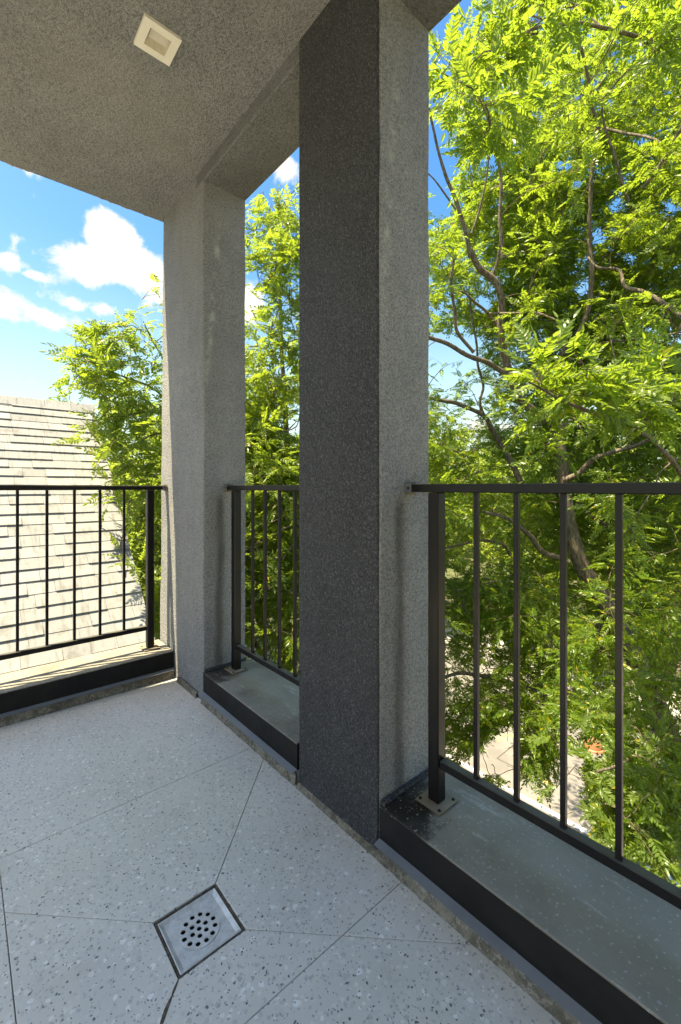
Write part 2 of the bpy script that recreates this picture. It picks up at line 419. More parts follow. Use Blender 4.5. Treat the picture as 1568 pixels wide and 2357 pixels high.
# opened joint below the drain, filled with dirt
cr_pts = [(.3675, .9585, .0014), (.358, .949, .0022), (.349, .9405, .0030), (.341, .9325, .0016), (.333, .925, .0034), (.322, .9145, .0044), (.312, .903, .0040), (.303, .8935, .0030), (.292, .883, .0036), (.27, .861, .0026), (.24, .831, .0018)]
bm = bmesh.new(); pv = None
for x_, y_, w_ in cr_pts:
    cur = [bm.verts.new((x_-w_*.7, y_+w_*.7, .0003)), bm.verts.new((x_+w_*.7, y_-w_*.7, .0003))]
    if pv: bm.faces.new((pv[0], pv[1], cur[1], cur[0]))
    pv = cur
me = bpy.data.meshes.new('joint_crack'); bm.to_mesh(me); bm.free(); me.materials.append(M['rust']); link('joint_crack', me, fl)

# drain
dr = tag(empty('floor_drain', ((DX0+DX1)/2, (DY0+DY1)/2, 0)), 'square steel floor drain with round perforated strainer set in the terrazzo', 'drain')
cx, cy = (DX0+DX1)/2, (DY0+DY1)/2
def ring_box(mb, x0, y0, x1, y1, w, z0, z1):
    mb.box((x0, y0, z0), (x1, y0+w, z1)).box((x0, y1-w, z0), (x1, y1, z1)).box((x0, y0+w, z0), (x0+w, y1-w, z1)).box((x1-w, y0+w, z0), (x1, y1-w, z1))
    return mb
ring_box(MB(), DX0+.001, DY0+.001, DX1-.001, DY1-.001, .0042, -.028, -.0025).rough(.0016, .012, 3).build('rusty_frame', M['rust'], dr)
mb = MB(); bm = mb.bm                       # bevelled dish between frame and flat
def sq(h, z): return [bm.verts.new((cx+sx*h, cy+sy*h, z)) for sx, sy in ((-1,-1),(1,-1),(1,1),(-1,1))]
r0, r1, r2 = sq(.0755, -.004), sq(.0735, -.0025), sq(.064, -.0085)
for A_, B_ in ((r0, r1), (r1, r2)):
    for i in range(4): bm.faces.new((A_[i], A_[(i+1) % 4], B_[(i+1) % 4], B_[i]))
mb.build('bevelled_rim', M['steel'], dr)
# strainer plate with real holes: square plate with circular opening filled by a perforated disc
def holed(outer, holes, z, t, nm, m_, parent):
    bm = bmesh.new(); es = []
    for loop in [outer]+holes:
        vs_ = [bm.verts.new((x, y, z)) for x, y in loop]
        for i in range(len(vs_)): es.append(bm.edges.new((vs_[i], vs_[(i+1) % len(vs_)])))
    bmesh.ops.triangle_fill(bm, edges=es, use_beauty=True)
    r = bmesh.ops.extrude_face_region(bm, geom=bm.faces[:])
    for v in r['geom']:
        if isinstance(v, bmesh.types.BMVert): v.co.z -= t
    bmesh.ops.recalc_face_normals(bm, faces=bm.faces[:])
    me = bpy.data.meshes.new(nm); bm.to_mesh(me); bm.free(); me.materials.append(m_); return link(nm, me, parent)
circ = lambda x, y, r, n=16: [(x+r*math.cos(2*math.pi*i/n), y+r*math.sin(2*math.pi*i/n)) for i in range(n)]
sqr = [(cx-.064, cy-.064), (cx+.064, cy-.064), (cx+.064, cy+.064), (cx-.064, cy+.064)]
holed(sqr, [circ(cx, cy, .050, 40)], -.0085, .003, 'plate', M['steel'], dr)
hs_ = [circ(cx, cy, .0060)]
for i in range(6): hs_.append(circ(cx+.0185*math.cos(R(60*i+12)), cy+.0185*math.sin(R(60*i+12)), .0060))
for i in range(12): hs_.append(circ(cx+.0375*math.cos(R(30*i+3)), cy+.0375*math.sin(R(30*i+3)), .0060))
holed(circ(cx, cy, .0496, 40), hs_, -.0070, .0025, 'strainer', M['steel'], dr)
MB().cyl((cx, cy, -.027), .052, .002, 32).build('drain_bowl', M['gap'], dr)

# ceiling with its slightly wandering free edge
ce_pts = [(XB-.15, YE-.2), (X1+.0, YE-.2), (X1+.0, 2.685), (.93, 2.70), (.53, 2.708), (.15, 2.722), (-.05, 2.76), (-.4, 2.80), (XB-.15, 2.82)]
ce = tag(MB().poly(ce_pts, ZC, ZC+.28).build('ceiling', M['stucco_ceil']), kind='structure')
# chips of bare edge
for (x, y, l, h) in [(.195, 2.722, .030, .004), (.23, 2.720, .035, .005), (.262, 2.719, .016, .004), (.60, 2.7065, .020, .003), (.655, 2.706, .035, .005), (.72, 2.705, .04, .005), (.83, 2.702, .02, .003), (.905, 2.690, .012, .008)]:
    mb = MB().box((x-l/2, y-h, ZC-.0015), (x+l/2, y+.001, ZC+.004)); mb.rough(.003, .008, 2).build('chipped_edge', M['ochre_chip'], ce)
# beams over the openings (down-stands)
bmid = tag(MB().box((X0+.0005, 1.20, 2.625), (X1+.002, 2.20, ZC+.02), .006).rough(.0016, .09, 3).build('beam', M['stucco_beam']),
    'grey stucco beam over the narrow middle opening, below the ceiling', 'beam')
bnear = tag(MB().box((X0+.0005, YE, 2.575), (X1+.002, .97, ZC+.02), .006).build('beam', M['stucco_beam']),
    'grey stucco beam over the wide right opening at the top edge of the photo', 'beam')

def mortar_run(parent, axis, a, b, ref, sgn, z=.040):
    """dirty mortar strip standing on the floor along a wall foot; ref is the wall plane, sgn the side the room is on"""
    n = max(6, int(abs(b-a)/.012)); bm = bmesh.new(); prev = None
    for i in range(n+1):
        t = a+(b-a)*i/n
        j = lambda s_: noise.noise(Vector((t*31, s_*7.3, ref*5)))*.0022
        prof = [(ref+sgn*.004, z), (ref+sgn*(.006+.5*j(1)), z-.004+j(2)), (ref+sgn*(.011+.6*j(3)), .006), (ref+sgn*(.014+1.2*j(4)), .0006), (ref+sgn*.004, -.002)]
        cur = [bm.verts.new((u, t, zz) if axis == 'Y' else (t, u, zz)) for u, zz in prof]
        if prev:
            for q in range(5): bm.faces.new((prev[q], cur[q], cur[(q+1) % 5], prev[(q+1) % 5]))
        prev = cur
    bmesh.ops.recalc_face_normals(bm, faces=bm.faces[:])
    me = bpy.data.meshes.new('mortar_strip'); bm.to_mesh(me); bm.free(); me.materials.append(M['mortar'])
    return link('mortar_strip', me, parent)

def pillar(y0, y1, label, inner, lean=(0, 0), m_='stucco'):
    t = tag(empty('pillar', (X0, (y0+y1)/2, 0)), label, 'pillar')
    # shaft (jamb faces) and a thin darker slab over its room face
    mb = MB().box((X0+.002, y0, -.02), (X1, y1, ZC+.01), .007, seg=2)
    bmesh.ops.bisect_plane
    for i in range(24):
        z = .1+i*.11
        g = mb.bm.verts[:]+mb.bm.edges[:]+mb.bm.faces[:]
        bmesh.ops.bisect_plane(mb.bm, geom=g, plane_co=(0, 0, z), plane_no=(0, 0, 1))
    for v in mb.bm.verts:
        if v.co.y > (y0+y1)/2: v.co.y += lean[0]+(lean[1]-lean[0])*max(0, min(1, v.co.z/ZC))
        v.co += noise.noise_vector(Vector((v.co.x*3, v.co.y*3, v.co.z*4)))*.0035
    mb.build('shaft', M[m_], t)
    if inner:
        mb = MB().box((X0-.004, y0+.003, .0), (X0+.006, y1-.003, ZC-.001), .003)
        for i in range(24):
            g = mb.bm.verts[:]+mb.bm.edges[:]+mb.bm.faces[:]
            bmesh.ops.bisect_plane(mb.bm, geom=g, plane_co=(0, 0, .1+i*.11), plane_no=(0, 0, 1))
        for v in mb.bm.verts: v.co += Vector((0, noise.noise(Vector((v.co.y*9, 3, v.co.z*5)))*.004, 0))
        mb.build('room_face', M['stucco_dark'], t)
    return t
pc = pillar(.885, 1.283, 'dark grey stucco pillar standing in the centre, between the middle and right openings', True)
mortar_run(pc, 'Y', .885, 1.283, X0, -1, .018)
pl = pillar(2.105, 2.685, 'mid grey stucco corner pillar, its outer edge lit by the sun, between left and middle openings', False, (.055, -.005), 'stucco_far')
mortar_run(pl, 'Y', 2.17, 2.43, X0, -1, .03)
tag(MB().box((X0, YE-.2, -.02), (X1, -1.25, ZC+.01), .006).build('wall', M['stucco']), kind='structure')
for ya_, yb_ in ((2.45, 2.72), (-.6, -.25), (YE-.2, YE+.1)):
    tag(MB().box((XB-.23, ya_, -.02), (XB, yb_, ZC+.01), .006).build('wall', M['stucco']), kind='structure')  # piers of the unseen rear side, gaps left to bring daylight in
tag(MB().box((XB, YE-.2, -.02), (X0, YE, ZC+.01)).build('wall', M['wall_paint']), kind='structure')
# storeys below and above
tag(MB().box((-9, -14, -7.42), (X1-.004, 2.705, -.31)).build('lower_storeys', M['stucco']), 'grey stucco building the balcony belongs to', 'building')

def curb(axis, a, b, label, ref, out, sgn):
    """low curb clad in bent metal: side face, top sheet, foot flange, mortar. ref = room face, out = far edge, sgn = room side"""
    t = tag(empty('curb', ((ref, (a+b)/2, 0) if axis == 'Y' else ((a+b)/2, ref, 0))), label, 'curb')
    i = -sgn
    MB().extrude([(ref, .052), (ref+i*.010, .052), (ref+i*.010, CT-.004), (ref, CT-.004)], axis, a, b).build('side_sheet', M['curb_side'], t)
    # top sheet with folded lip
    mb = MB().extrude([(ref-i*.002, CT-.004), (ref-i*.002, CT-.0005), (ref+i*.0005, CT+.001), (out+i*.006, CT+.001), (out+i*.006, CT-.03), (out+i*.004, CT-.03), (out+i*.004, CT-.004)], axis, a, b)
    mb.build('top_sheet', M['curb_top'], t)
    MB().extrude([(ref-i*.001, .056), (ref-i*.022, .048), (ref-i*.022, .0455), (ref-i*.001, .0525)], axis, a, b).build('foot_flange', M['flange'], t)
    MB().extrude([(ref+i*.004, -.02), (out, -.02), (out, CT-.005), (ref+i*.0105, CT-.005), (ref+i*.0105, .05), (ref+i*.004, .05)], axis, a, b).build('core', M['stucco'], t)
    mortar_run(t, axis, a, b, ref, sgn)
    return t
OUT = 1.195
cm = curb('Y', 1.296, 2.104, 'short dark metal-clad curb with grey-green top under the middle opening', X0, OUT, -1)
cr = curb('Y', -1.25, .884, 'long black metal-clad curb with mottled grey-green top under the right opening', X0, OUT, -1)
cl = curb('X', XB, .921, 'brown-black metal-clad curb below the left railing, sunlit on top', YF, 2.735, -1)
# caulk bead where the right curb top meets the pillar, and where the middle one does
for (t, y0, y1) in ((cr, .868, .884), (cm, 2.092, 2.104)):
    mb = MB().box((X0+.002, y0, CT+.001), (OUT-.03, y1, CT+.014), .003); mb.rough(.0022, .02, 2).build('caulk_bead', M['stucco_dark'], t)

# ------------------------------------------------------------------ railings
def railing(axis, u, posts, bals, a, b, label, end_at, group=None):
    """u = near face of the bars; runs along axis from a to b; end_at: coordinates where the top rail meets a wall"""
    s = .038
    mid = (u+s/2, (a+b)/2, CT) if axis == 'Y' else ((a+b)/2, u+s/2, CT)
    t = tag(empty('railing', mid), label, 'railing')
    def bx(c0, c1, w0, w1, z0, z1, bev=.002):
        mb = MB()
        if axis == 'Y': mb.box((w0, c0, z0), (w1, c1, z1), bev)
        else: mb.box((c0, w0, z0), (c1, w1, z1), bev)
        return mb
    bx(a, b, u-.002, u+s+.002, 1.066, 1.090).build('top_rail', M['rail'], t)
    ps = sorted(posts); segs = []
    lo = a
    for p in ps:
        if p-s/2-lo > .06: segs.append((lo, p-s/2))
        lo = p+s/2
    if b-lo > .06: segs.append((lo, b))
    for c0, c1 in segs:
        inner = [q for q in bals if c0 < q < c1]
        if not inner: continue
        bx(c0+.0005, c1-.0005, u+.006, u+s-.006, .262, .287).build('bottom_rail', M['rail'], t)
    bm_me = None
    for q in bals:
        if bm_me is None:
            o = bx(q-.0062, q+.0062, u+.0125, u+.0255, .2872, 1.0658, .0008).build('baluster', M['rail'], t); bm_me = (o, q)
        else:
            o = bm_me[0].copy(); COL.objects.link(o); o.parent = t
            d = q-bm_me[1]; o.location = bm_me[0].location+Vector((0, d, 0) if axis == 'Y' else (d, 0, 0))
    for p in ps:
        o = bx(p-s/2, p+s/2, u, u+s, CT+.009, 1.0655, .0035).build('post', M['rail'], t)
        pb = bx(p-.044, p+.044, u-.026, u+s+.026, CT+.0035, CT+.009, .001)
        pb.rough(.0012, .03, 0).build('base_plate', M['plate'], o)
        for sa in (-1, 1):
            for sb in (-1, 1):
                c = (u+s/2+sb*.034, p+sa*.034) if axis == 'Y' else (p+sa*.034, u+s/2+sb*.034)
                MB().cyl((c[0], c[1], CT+.0105), .0045, .003, 8).build('bolt', M['gap'], o)
    for e, d in end_at:      # bracket: ears and plate on the wall
        pl_ = bx(min(e, e-d*.003), max(e, e-d*.003), u-.006, u+s+.006, 1.058, 1.097, .0005).build('bracket', M['plate'], t)
        bx(min(e-d*.003, e-d*.024), max(e-d*.003, e-d*.024), u-.0045, u-.0025, 1.064, 1.092, .0004).build('bracket_ear', M['flange'], pl_)
        if axis == 'Y': MB().cyl((u-.0055, e-d*.013, 1.078), .004, .003, 8, axis='X').build('screw', M['gap'], pl_)
        else: MB().cyl((e-d*.013, u-.0055, 1.078), .004, .003, 8, axis='Y').build('screw', M['gap'], pl_)
    return t
U = 1.044
railing('Y', U, [.782, -1.10], [.650-.1138*i for i in range(15)], -1.245, .880, 'near black railing with thin square balusters across the right opening', [(.883, 1)])
railing('Y', U, [2.018, 1.372], [1.852, 1.740, 1.620, 1.503], 1.296, 2.098, 'short bronze railing with four balusters across the middle opening', [(2.101, 1)])
railing('X', 2.60, [.832, -.98], [.693-.1195*i for i in range(14)], XB+.005, .918, 'bronze railing in front of the white shingle roof across the left opening', [(.921, 1)])

# ------------------------------------------------------------------ ceiling light
LX0, LX1, LY0, LY1 = .475, .602, 1.548, 1.674
lt = tag(empty('ceiling_light', ((LX0+LX1)/2, (LY0+LY1)/2, ZC)), 'small square cream step light fitting recessed in the stucco ceiling', 'light')
lcx, lcy = (LX0+LX1)/2, (LY0+LY1)/2
o = ring_box(MB(), LX0, LY0, LX1, LY1, .027, ZC-.012, ZC-.0002).build('trim_ring', M['fixture'], lt)
mb = MB(); bm = mb.bm
def sqz(h, z): return [bm.verts.new((lcx+sx*h, lcy+sy*h, z)) for sx, sy in ((-1,-1),(1,-1),(1,1),(-1,1))]
a_, b_, c_ = sqz(.0366, ZC-.0115), sqz(.0362, ZC-.011), sqz(.030, ZC-.0012)
for v_ in c_[2:]: v_.co.y -= .020
for A_, B_ in ((a_, b_), (b_, c_)):
    for i in range(4): bm.faces.new((A_[i], A_[(i+1) % 4], B_[(i+1) % 4], B_[i]))
mb.build('inner_slope', M['slope'], lt)
mb = MB(); bm = mb.bm; q_ = sqz(.0301, ZC-.0012)
for v_ in q_[2:]: v_.co.y -= .020
bm.faces.new(q_[::-1]); mb.build('lens', M['lens'], lt)

# ------------------------------------------------------------------ ground, street
GZ = -7.40
def sheet(name, x0, y0, x1, y1, z, m_, parent=None, **kw):
    bm = bmesh.new(); bm.faces.new([bm.verts.new(p) for p in ((x0, y0, z), (x1, y0, z), (x1, y1, z), (x0, y1, z))])
    me = bpy.data.meshes.new(name); bm.to_mesh(me); bm.free(); me.materials.append(m_)
    o = link(name, me, parent)
    if parent is None: tag(o, kind='structure')
    return o
sheet('ground', -600, -600, 600, 900, GZ-.03, M['soil'])
rd = sheet('road', 11.25, -80, 19.6, 400, GZ, M['road'])
sheet('edge_line', 11.55, -80, 11.72, 400, GZ+.004, M['paint_white'], rd)
def strip(pts, w, z, m_, name):
    bm = bmesh.new()
    for (p, q) in zip(pts[:-1], pts[1:]):
        p, q = Vector(p), Vector(q); d = (q-p).normalized(); n = Vector((-d.y, d.x))*w/2
        bm.faces.new([bm.verts.new((*v, z)) for v in (p-n, q-n, q+n, p+n)])
    me = bpy.data.meshes.new(name); bm.to_mesh(me); bm.free(); me.materials.append(m_); return link(name, me, rd)
strip([(14.4, 7.05), (12.66, 7.03)], .03, GZ+.004, M['joint'], 'patch_joint')
strip([(12.675, 7.03), (12.69, 5.24)], .03, GZ+.008, M['joint'], 'patch_joint')
strip([(12.70, 5.25), (14.2, 5.27)], .03, GZ+.012, M['joint'], 'patch_joint')
for (x, y, w, h) in [(13.85, 7.5, .55, .16), (14.25, 7.33, .30, .22), (12.72, 5.5, .16, .22), (13.55, 7.9, .25, .1)]:
    bm = bmesh.new(); n = 11
    bm.faces.new([bm.verts.new((x+w*.5*math.cos(i*2*math.pi/n)*(1+.3*random.random()), y+h*.5*math.sin(i*2*math.pi/n)*(1+.3*random.random()), GZ+.004)) for i in range(n)])
    me = bpy.data.meshes.new('paint_mark'); bm.to_mesh(me); bm.free(); me.materials.append(M['paint_yellow']); link('paint_mark', me, rd)
tag(MB().box((11.05, -80, GZ-.2), (11.2495, 400, GZ+.12), .01).build('kerb', M['kerb']), kind='structure')
tag(MB().box((9.3, -80, GZ-.2), (11.0495, 400, GZ+.10)).build('pavement', M['walk']), kind='structure')
tag(MB().box((19.6005, -80, GZ-.2), (19.8, 400, GZ+.12), .01).build('kerb', M['kerb']), kind='structure')
tag(MB().box((19.8005, -80, GZ-.2), (23.5, 400, GZ+.10)).build('pavement', M['walk']), kind='structure')
# orange drum on the road
dm = tag(empty('traffic_drum', (15.55, 5.25, GZ)), 'orange plastic drum standing on the sunlit street behind the leaves', 'barrel')
def lathe(prof, loc, seg, name, m_, parent):
    v = []; f = []
    for r, z in prof:
        for i in range(seg): v.append((loc[0]+r*math.cos(2*math.pi*i/seg), loc[1]+r*math.sin(2*math.pi*i/seg), loc[2]+z))
    for j in range(len(prof)-1):
        for i in range(seg): f.append((j*seg+i, j*seg+(i+1) % seg, (j+1)*seg+(i+1) % seg, (j+1)*seg+i))
    f.append(tuple(range((len(prof)-1)*seg, len(prof)*seg)))
    me = bpy.data.meshes.new(name); me.from_pydata(v, [], f); me.materials.append(m_)
    for p in me.polygons: p.use_smooth = len(p.vertices) == 4
    return link(name, me, parent)
lathe([(.27, .05), (.27, .30), (.255, .31), (.255, .52), (.24, .53), (.24, .74), (.22, .75), (.22, .92), (.19, .95)], (15.55, 5.25, GZ), 24, 'drum_body', M['orange'], dm)
lathe([(.34, .0), (.34, .05), (.28, .06)], (15.55, 5.25, GZ), 24, 'drum_base', M['orange'], dm)
for z0 in (.33, .77):
    lathe([(.263 if z0 < .5 else .23, z0), (.261 if z0 < .5 else .227, z0+.12)], (15.55, 5.25, GZ), 24, 'reflective_band', M['orange_pale'], dm)

# ------------------------------------------------------------------ neighbouring house with shingle roof
def shingle_mat():
    m, k, p, tc = mat('bleached shingle')
    oi = k.new('ShaderNodeObjectInfo'); g = k.new('ShaderNodeNewGeometry')
    r = k.math('FRACT', k.math('ADD', oi.outputs['Random'], g.outputs['Random Per Island']))
    n = k.noise(tc, 6, 5, .7); n2 = k.noise(tc, 170, 3, .7); st = k.noise(k.scale(tc, (26, 5, 5)), 1, 5, .65)
    c = k.mix(r, (.25, .248, .246), (.31, .308, .304))
    c = k.mix(k.step(st, .48, .72, 0, .6), c, (.14, .13, .11)); c = k.mix(k.step(n, .52, .70, 0, .6), c, (.15, .14, .12))
    c = k.mix(k.step(n2, .54, .66, 0, .6), c, (.12, .11, .10))
    k.put(p.inputs['Base Color'], c); p.inputs['Roughness'].default_value = .95
    k.put(p.inputs['Normal'], k.bump(n2, .6, .003)); return m
M['shingle'] = shingle_mat()
RY, RZ, TH = 7.05, 2.22, math.atan(1.016)
hs = tag(empty('neighbour_house', (-2.4, 7.05, GZ)), 'neighbouring house with a steep roof of bleached white shingles seen through the left railing', 'house')
MB().box((-7, 4.0, GZ-.1), (1.28, 10.1, -1.25)).build('wall', M['siding'], hs)
mb = MB(); bm = mb.bm
V_ = [bm.verts.new(v) for v in ((1.28, 4.0, -1.2497), (1.28, 10.1, -1.2497), (1.28, 7.05, 1.86), (-7, 4.0, -1.2497), (-7, 10.1, -1.2497), (-7, 7.05, 1.86))]
bm.faces.new((V_[0], V_[1], V_[2])); bm.faces.new((V_[3], V_[5], V_[4])); mb.build('gable', M['siding'], hs)
# roof deck, then the courses
cth, sth = math.cos(TH), math.sin(TH)
L = 5.05
def slope_pt(x, s, h): # s measured down from the ridge
    return Vector((x, RY-s*cth-h*sth, RZ-s*sth+h*cth))
rf = None
mb = MB(); bm = mb.bm
pr = [(RY, RZ-.012), (RY-L*cth, RZ-L*sth-.012), (RY-L*cth, RZ-L*sth-.16), (RY, RZ-.22), (RY+L*cth, RZ-L*sth-.16), (RY+L*cth, RZ-L*sth-.012)]
mb.extrude(pr, 'X', -7.3, 1.44); rf = mb.build('roof', M['siding'], hs)
EXPO = .143
def shingle(x0, x1, s1, thick, tw):
    """course piece whose butt edge lies at s1, top at s1-EXPO-.02"""
    s0 = s1-EXPO-.015
    q = [slope_pt(x0, s1+tw, .004), slope_pt(x1, s1-tw, .004), slope_pt(x1, s1-tw, .004+thick), slope_pt(x0, s1+tw, .004+thick),
         slope_pt(x0, s0, -.004), slope_pt(x1, s0, -.004), slope_pt(x1, s0, .001), slope_pt(x0, s0, .001)]
    f = [(3, 2, 6, 7), (0, 1, 2, 3), (0, 3, 7, 4), (1, 5, 6, 2), (0, 4, 5, 1), (4, 7, 6, 5)]
    return q, f
rowsN = int(L/EXPO)
bulk_v, bulk_f, bulk_c = [], [], []
for k_ in range(1, rowsN+1):
    s1 = k_*EXPO+random.uniform(-.003, .003)
    x = 1.455+random.uniform(-.004, .004); first = True
    while x > -7.2:
        w = random.choice((.16, .22, .30, .33, .38)) if not first else random.uniform(.12, .38)
        first = False
        x0 = max(-7.2, x-w)
        th_ = random.choice((.004, .012, .015, .015)); tw = random.uniform(-.002, .002)
        q, f = shingle(x0+.0012, x-.0012, s1, th_, tw)
        if x > -.35:
            me = bpy.data.meshes.new('shingle'); me.from_pydata([tuple(v) for v in q], [], f); me.materials.append(M['shingle']); link('shingle', me, rf)
        else:
            o_ = len(bulk_v); bulk_v += [tuple(v) for v in q]; bulk_f += [tuple(i+o_ for i in g) for g in f]
        x = x0
# far slope (never seen from the balcony): courses joined
for k_ in range(1, rowsN+1):
    q, f = shingle(-7.2, 1.455, k_*EXPO, .01, 0)
    o_ = len(bulk_v); bulk_v += [(v.x, 2*RY-v.y, v.z) for v in q]; bulk_f += [tuple(i+o_ for i in g[::-1]) for g in f]
me = bpy.data.meshes.new('shingle_courses'); me.from_pydata(bulk_v, [], bulk_f); me.materials.append(M['shingle'])
tag(link('shingle_courses', me, rf), kind='stuff')
x = 1.47
while x > -7:
    w = .30; mb = MB(); bm = mb.bm
    lift = random.uniform(.006, .014)
    prf = [(RY-.13*cth-.01*sth, RZ-.13*sth+.01*cth+lift*.3), (RY, RZ+.026+lift), (RY+.13*cth, RZ-.13*sth+.015)]
    up = [(u_, z_+.006) for u_, z_ in prf]
    mb.extrude(prf+up[::-1], 'X', x-w+.002, x-.002); mb.build('ridge_cap', M['shingle'], rf)
    x -= w
MB().extrude([(RY-.02, RZ-.05), (RY-L*cth, RZ-L*sth-.05), (RY-L*cth, RZ-L*sth-.2), (RY-.02, RZ-.22)], 'X', 1.4405, 1.462).build('rake_board', M['siding'], rf)

# ------------------------------------------------------------------ trees
def leaf_template(n_pairs, lod, seed, length=.27, ll=.076, lw=.0145):
    """pinnate leaf along +x, blade in xy, droops towards -z. returns verts, faces(list)"""
    rr = random.Random(seed); V, F = [], []
    def curve(t): return Vector((length*t, 0, -.32*length*t*t))
    def add_leaflet(p, d, ln, w, up):
        side = d.cross(up).normalized(); o = len(V)
        sag = -.16*ln
        def pt(t, s_, lift=0): return p+d*ln*t+side*s_*w+up*(sag*t*t+lift)
        if lod == 0:
            pts = [pt(0, 0), pt(.33, 0, -.006), pt(.70, 0, -.006), pt(1, 0), pt(.28, .46), pt(.66, .38), pt(.28, -.46), pt(.66, -.38)]
            V.extend(pts)
            F.extend([(o, o+1, o+4), (o+1, o+2, o+5, o+4), (o+2, o+3, o+5), (o, o+6, o+1), (o+1, o+6, o+7, o+2), (o+2, o+7, o+3)])
        else:
            V.extend([pt(0, 0), pt(.42, .5), pt(1, 0), pt(.42, -.5)])
            F.extend([(o, o+1, o+2, o+3)] if lod == 2 else [(o, o+1, o+2), (o, o+2, o+3)])
            if lod == 1: V[o+1] += up*.004; V[o+3] += up*.004
    Z = Vector((0, 0, 1))
    for i in range(n_pairs):
        t = .22+.72*i/(n_pairs-.2); sc = math.sin(math.pi*min(1, .35+.6*t))**.5
        for sd in (-1, 1):
            ang = R(58-14*t+rr.uniform(-9, 9))
            d = Vector((math.cos(ang), sd*math.sin(ang), rr.uniform(-.35, .05))).normalized()
            up = (Z+Vector((rr.uniform(-.6, .6), rr.uniform(-.6, .6), 0))).normalized()
            add_leaflet(curve(t), d, ll*sc*rr.uniform(.88, 1.1), lw*rr.uniform(.9, 1.1)*2*.5*2, up)
    add_leaflet(curve(.98), Vector((1, rr.uniform(-.2, .2), -.35)).normalized(), ll*1.02, lw*2, Z)
    if lod < 2:
        o = len(V); r = .0016
        for t in (0, .5, 1):
            c = curve(t); q = r*(1-.5*t); V += [c+Vector((0, q, 0)), c+Vector((0, -q*.6, q)), c+Vector((0, -q*.6, -q))]
        for j in (0, 1):
            for i in range(3): F.append((o+j*3+i, o+j*3+(i+1) % 3, o+j*3+3+(i+1) % 3, o+j*3+3+i))
    return np.array([tuple(v) for v in V]), F
TPL = {lod: [leaf_template(n, lod, s) for s, n in enumerate((6, 7, 7, 8))] for lod in (0, 1)}
TPL[2] = [leaf_template(3, 2, s, .30, .17, .05) for s in range(4)]

def leaves_mesh(name, P, D, NN, S, lod, m_):
    """P origins, D directions, NN normals, S scales"""
    Vs, Fl, Cn, off = [], [], [], 0
    Y = np.cross(NN, D)
    var = rng.integers(0, 4, len(P))
    for v in range(4):
        ix = np.where(var == v)[0]
        if not len(ix): continue
        tv, tf = TPL[lod][v]
        W = (tv[None, :, 0, None]*D[ix, None]+tv[None, :, 1, None]*Y[ix, None]+tv[None, :, 2, None]*NN[ix, None])*S[ix, None, None]+P[ix, None]
        Vs.append(W.reshape(-1, 3))
        flat = np.array([i for f in tf for i in f]); cnt = np.array([len(f) for f in tf])
        Fl.append((flat[None]+(off+np.arange(len(ix))*len(tv))[:, None]).ravel()); Cn.append(np.tile(cnt, len(ix)))
        off += len(ix)*len(tv)
    return np_mesh(name, np.concatenate(Vs), np.concatenate(Fl), np.concatenate(Cn), m_)

def smooth_path(pts, n=6):
    P = [Vector(p) for p in pts]; P = [P[0]*2-P[1]]+P+[P[-1]*2-P[-2]]; out = []
    for i in range(1, len(P)-2):
        for j in range(n):
            t = j/n; a, b, c, d = P[i-1:i+3]
            out.append(.5*((2*b)+(c-a)*t+(2*a-5*b+4*c-d)*t*t+(3*b-a-3*c+d)*t**3))
    out.append(P[-2]); return out
def tube(paths, seg, wob=0):
    """paths: list of (points, r0, r1) -> verts, faces_flat, counts"""
    V, F, C, off = [], [], [], 0
    ca = np.cos(np.arange(seg)*2*np.pi/seg); sa = np.sin(np.arange(seg)*2*np.pi/seg)
    for pts, r0, r1 in paths:
        P = np.array([tuple(p) for p in pts]); n = len(P)
        T = np.gradient(P, axis=0); T /= np.maximum(np.linalg.norm(T, axis=1, keepdims=True), 1e-9)
        ref = np.array([.31, .17, .93]) if abs(T[0, 2]) < .8 else np.array([.93, .2, .1])
        U_ = np.cross(T, ref); U_ /= np.linalg.norm(U_, axis=1, keepdims=True); W = np.cross(T, U_)
        r = r0+(r1-r0)*np.linspace(0, 1, n)
        if wob: r = r*(1+wob*rng.normal(size=n)*.5)
        ring = P[:, None]+r[:, None, None]*(ca[None, :, None]*U_[:, None]+sa[None, :, None]*W[:, None])
        if wob: ring = ring+rng.normal(size=ring.shape)*(r[:, None, None]*wob*.4)
        V.append(ring.reshape(-1, 3))
        i = np.arange(n-1)[:, None]*seg; j = np.arange(seg)[None]; j2 = (j+1) % seg
        q = np.stack([i+j, i+j2, i+seg+j2, i+seg+j], -1).reshape(-1)+off
        F.append(q); C.append(np.full((n-1)*seg, 4)); off += n*seg
    return np.concatenate(V), np.concatenate(F), np.concatenate(C)
def obj_tube(name, paths, seg, m_, parent, wob=0):
    v, f, c = tube(paths, seg, wob); return link(name, np_mesh(name, v, f, c, m_, True), parent)

# where the crown is open: (picture x, y, radius) seen from the balcony; leaves keep clear of it
HOLES = [(1000, 300, 26), (998, 395, 40), (1012, 462, 30), (1135, 372, 20), (1040, 350, 14), (1238, 45, 14), (1018, 800, 32), (1070, 795, 20), (1112, 700, 14), (1005, 230, 12),
         (1290, 380, 14), (1375, 545, 16), (1345, 660, 14), (1450, 590, 12), (682, 975, 22), (650, 850, 12), (590, 640, 12), (1110, 900, 16), (1090, 830, 14), (1360, 930, 16),
         (350, 900, 12), (300, 850, 10), (330, 1010, 12), (1500, 760, 14), (1190, 340, 12), (1420, 470, 14), (1330, 420, 12), (1240, 260, 10), (1480, 320, 12), (1545, 480, 14)]
EDGE = [(600, 330), (690, 372), (715, 285), (745, 215), (780, 175), (800, 130), (850, 190), (885, 145), (930, 200), (960, 205), (1000, 185), (1030, 215), (1090, 255), (1150, 245), (1230, 275), (1290, 300), (1330, 250), (1380, 330), (1500, 350)]
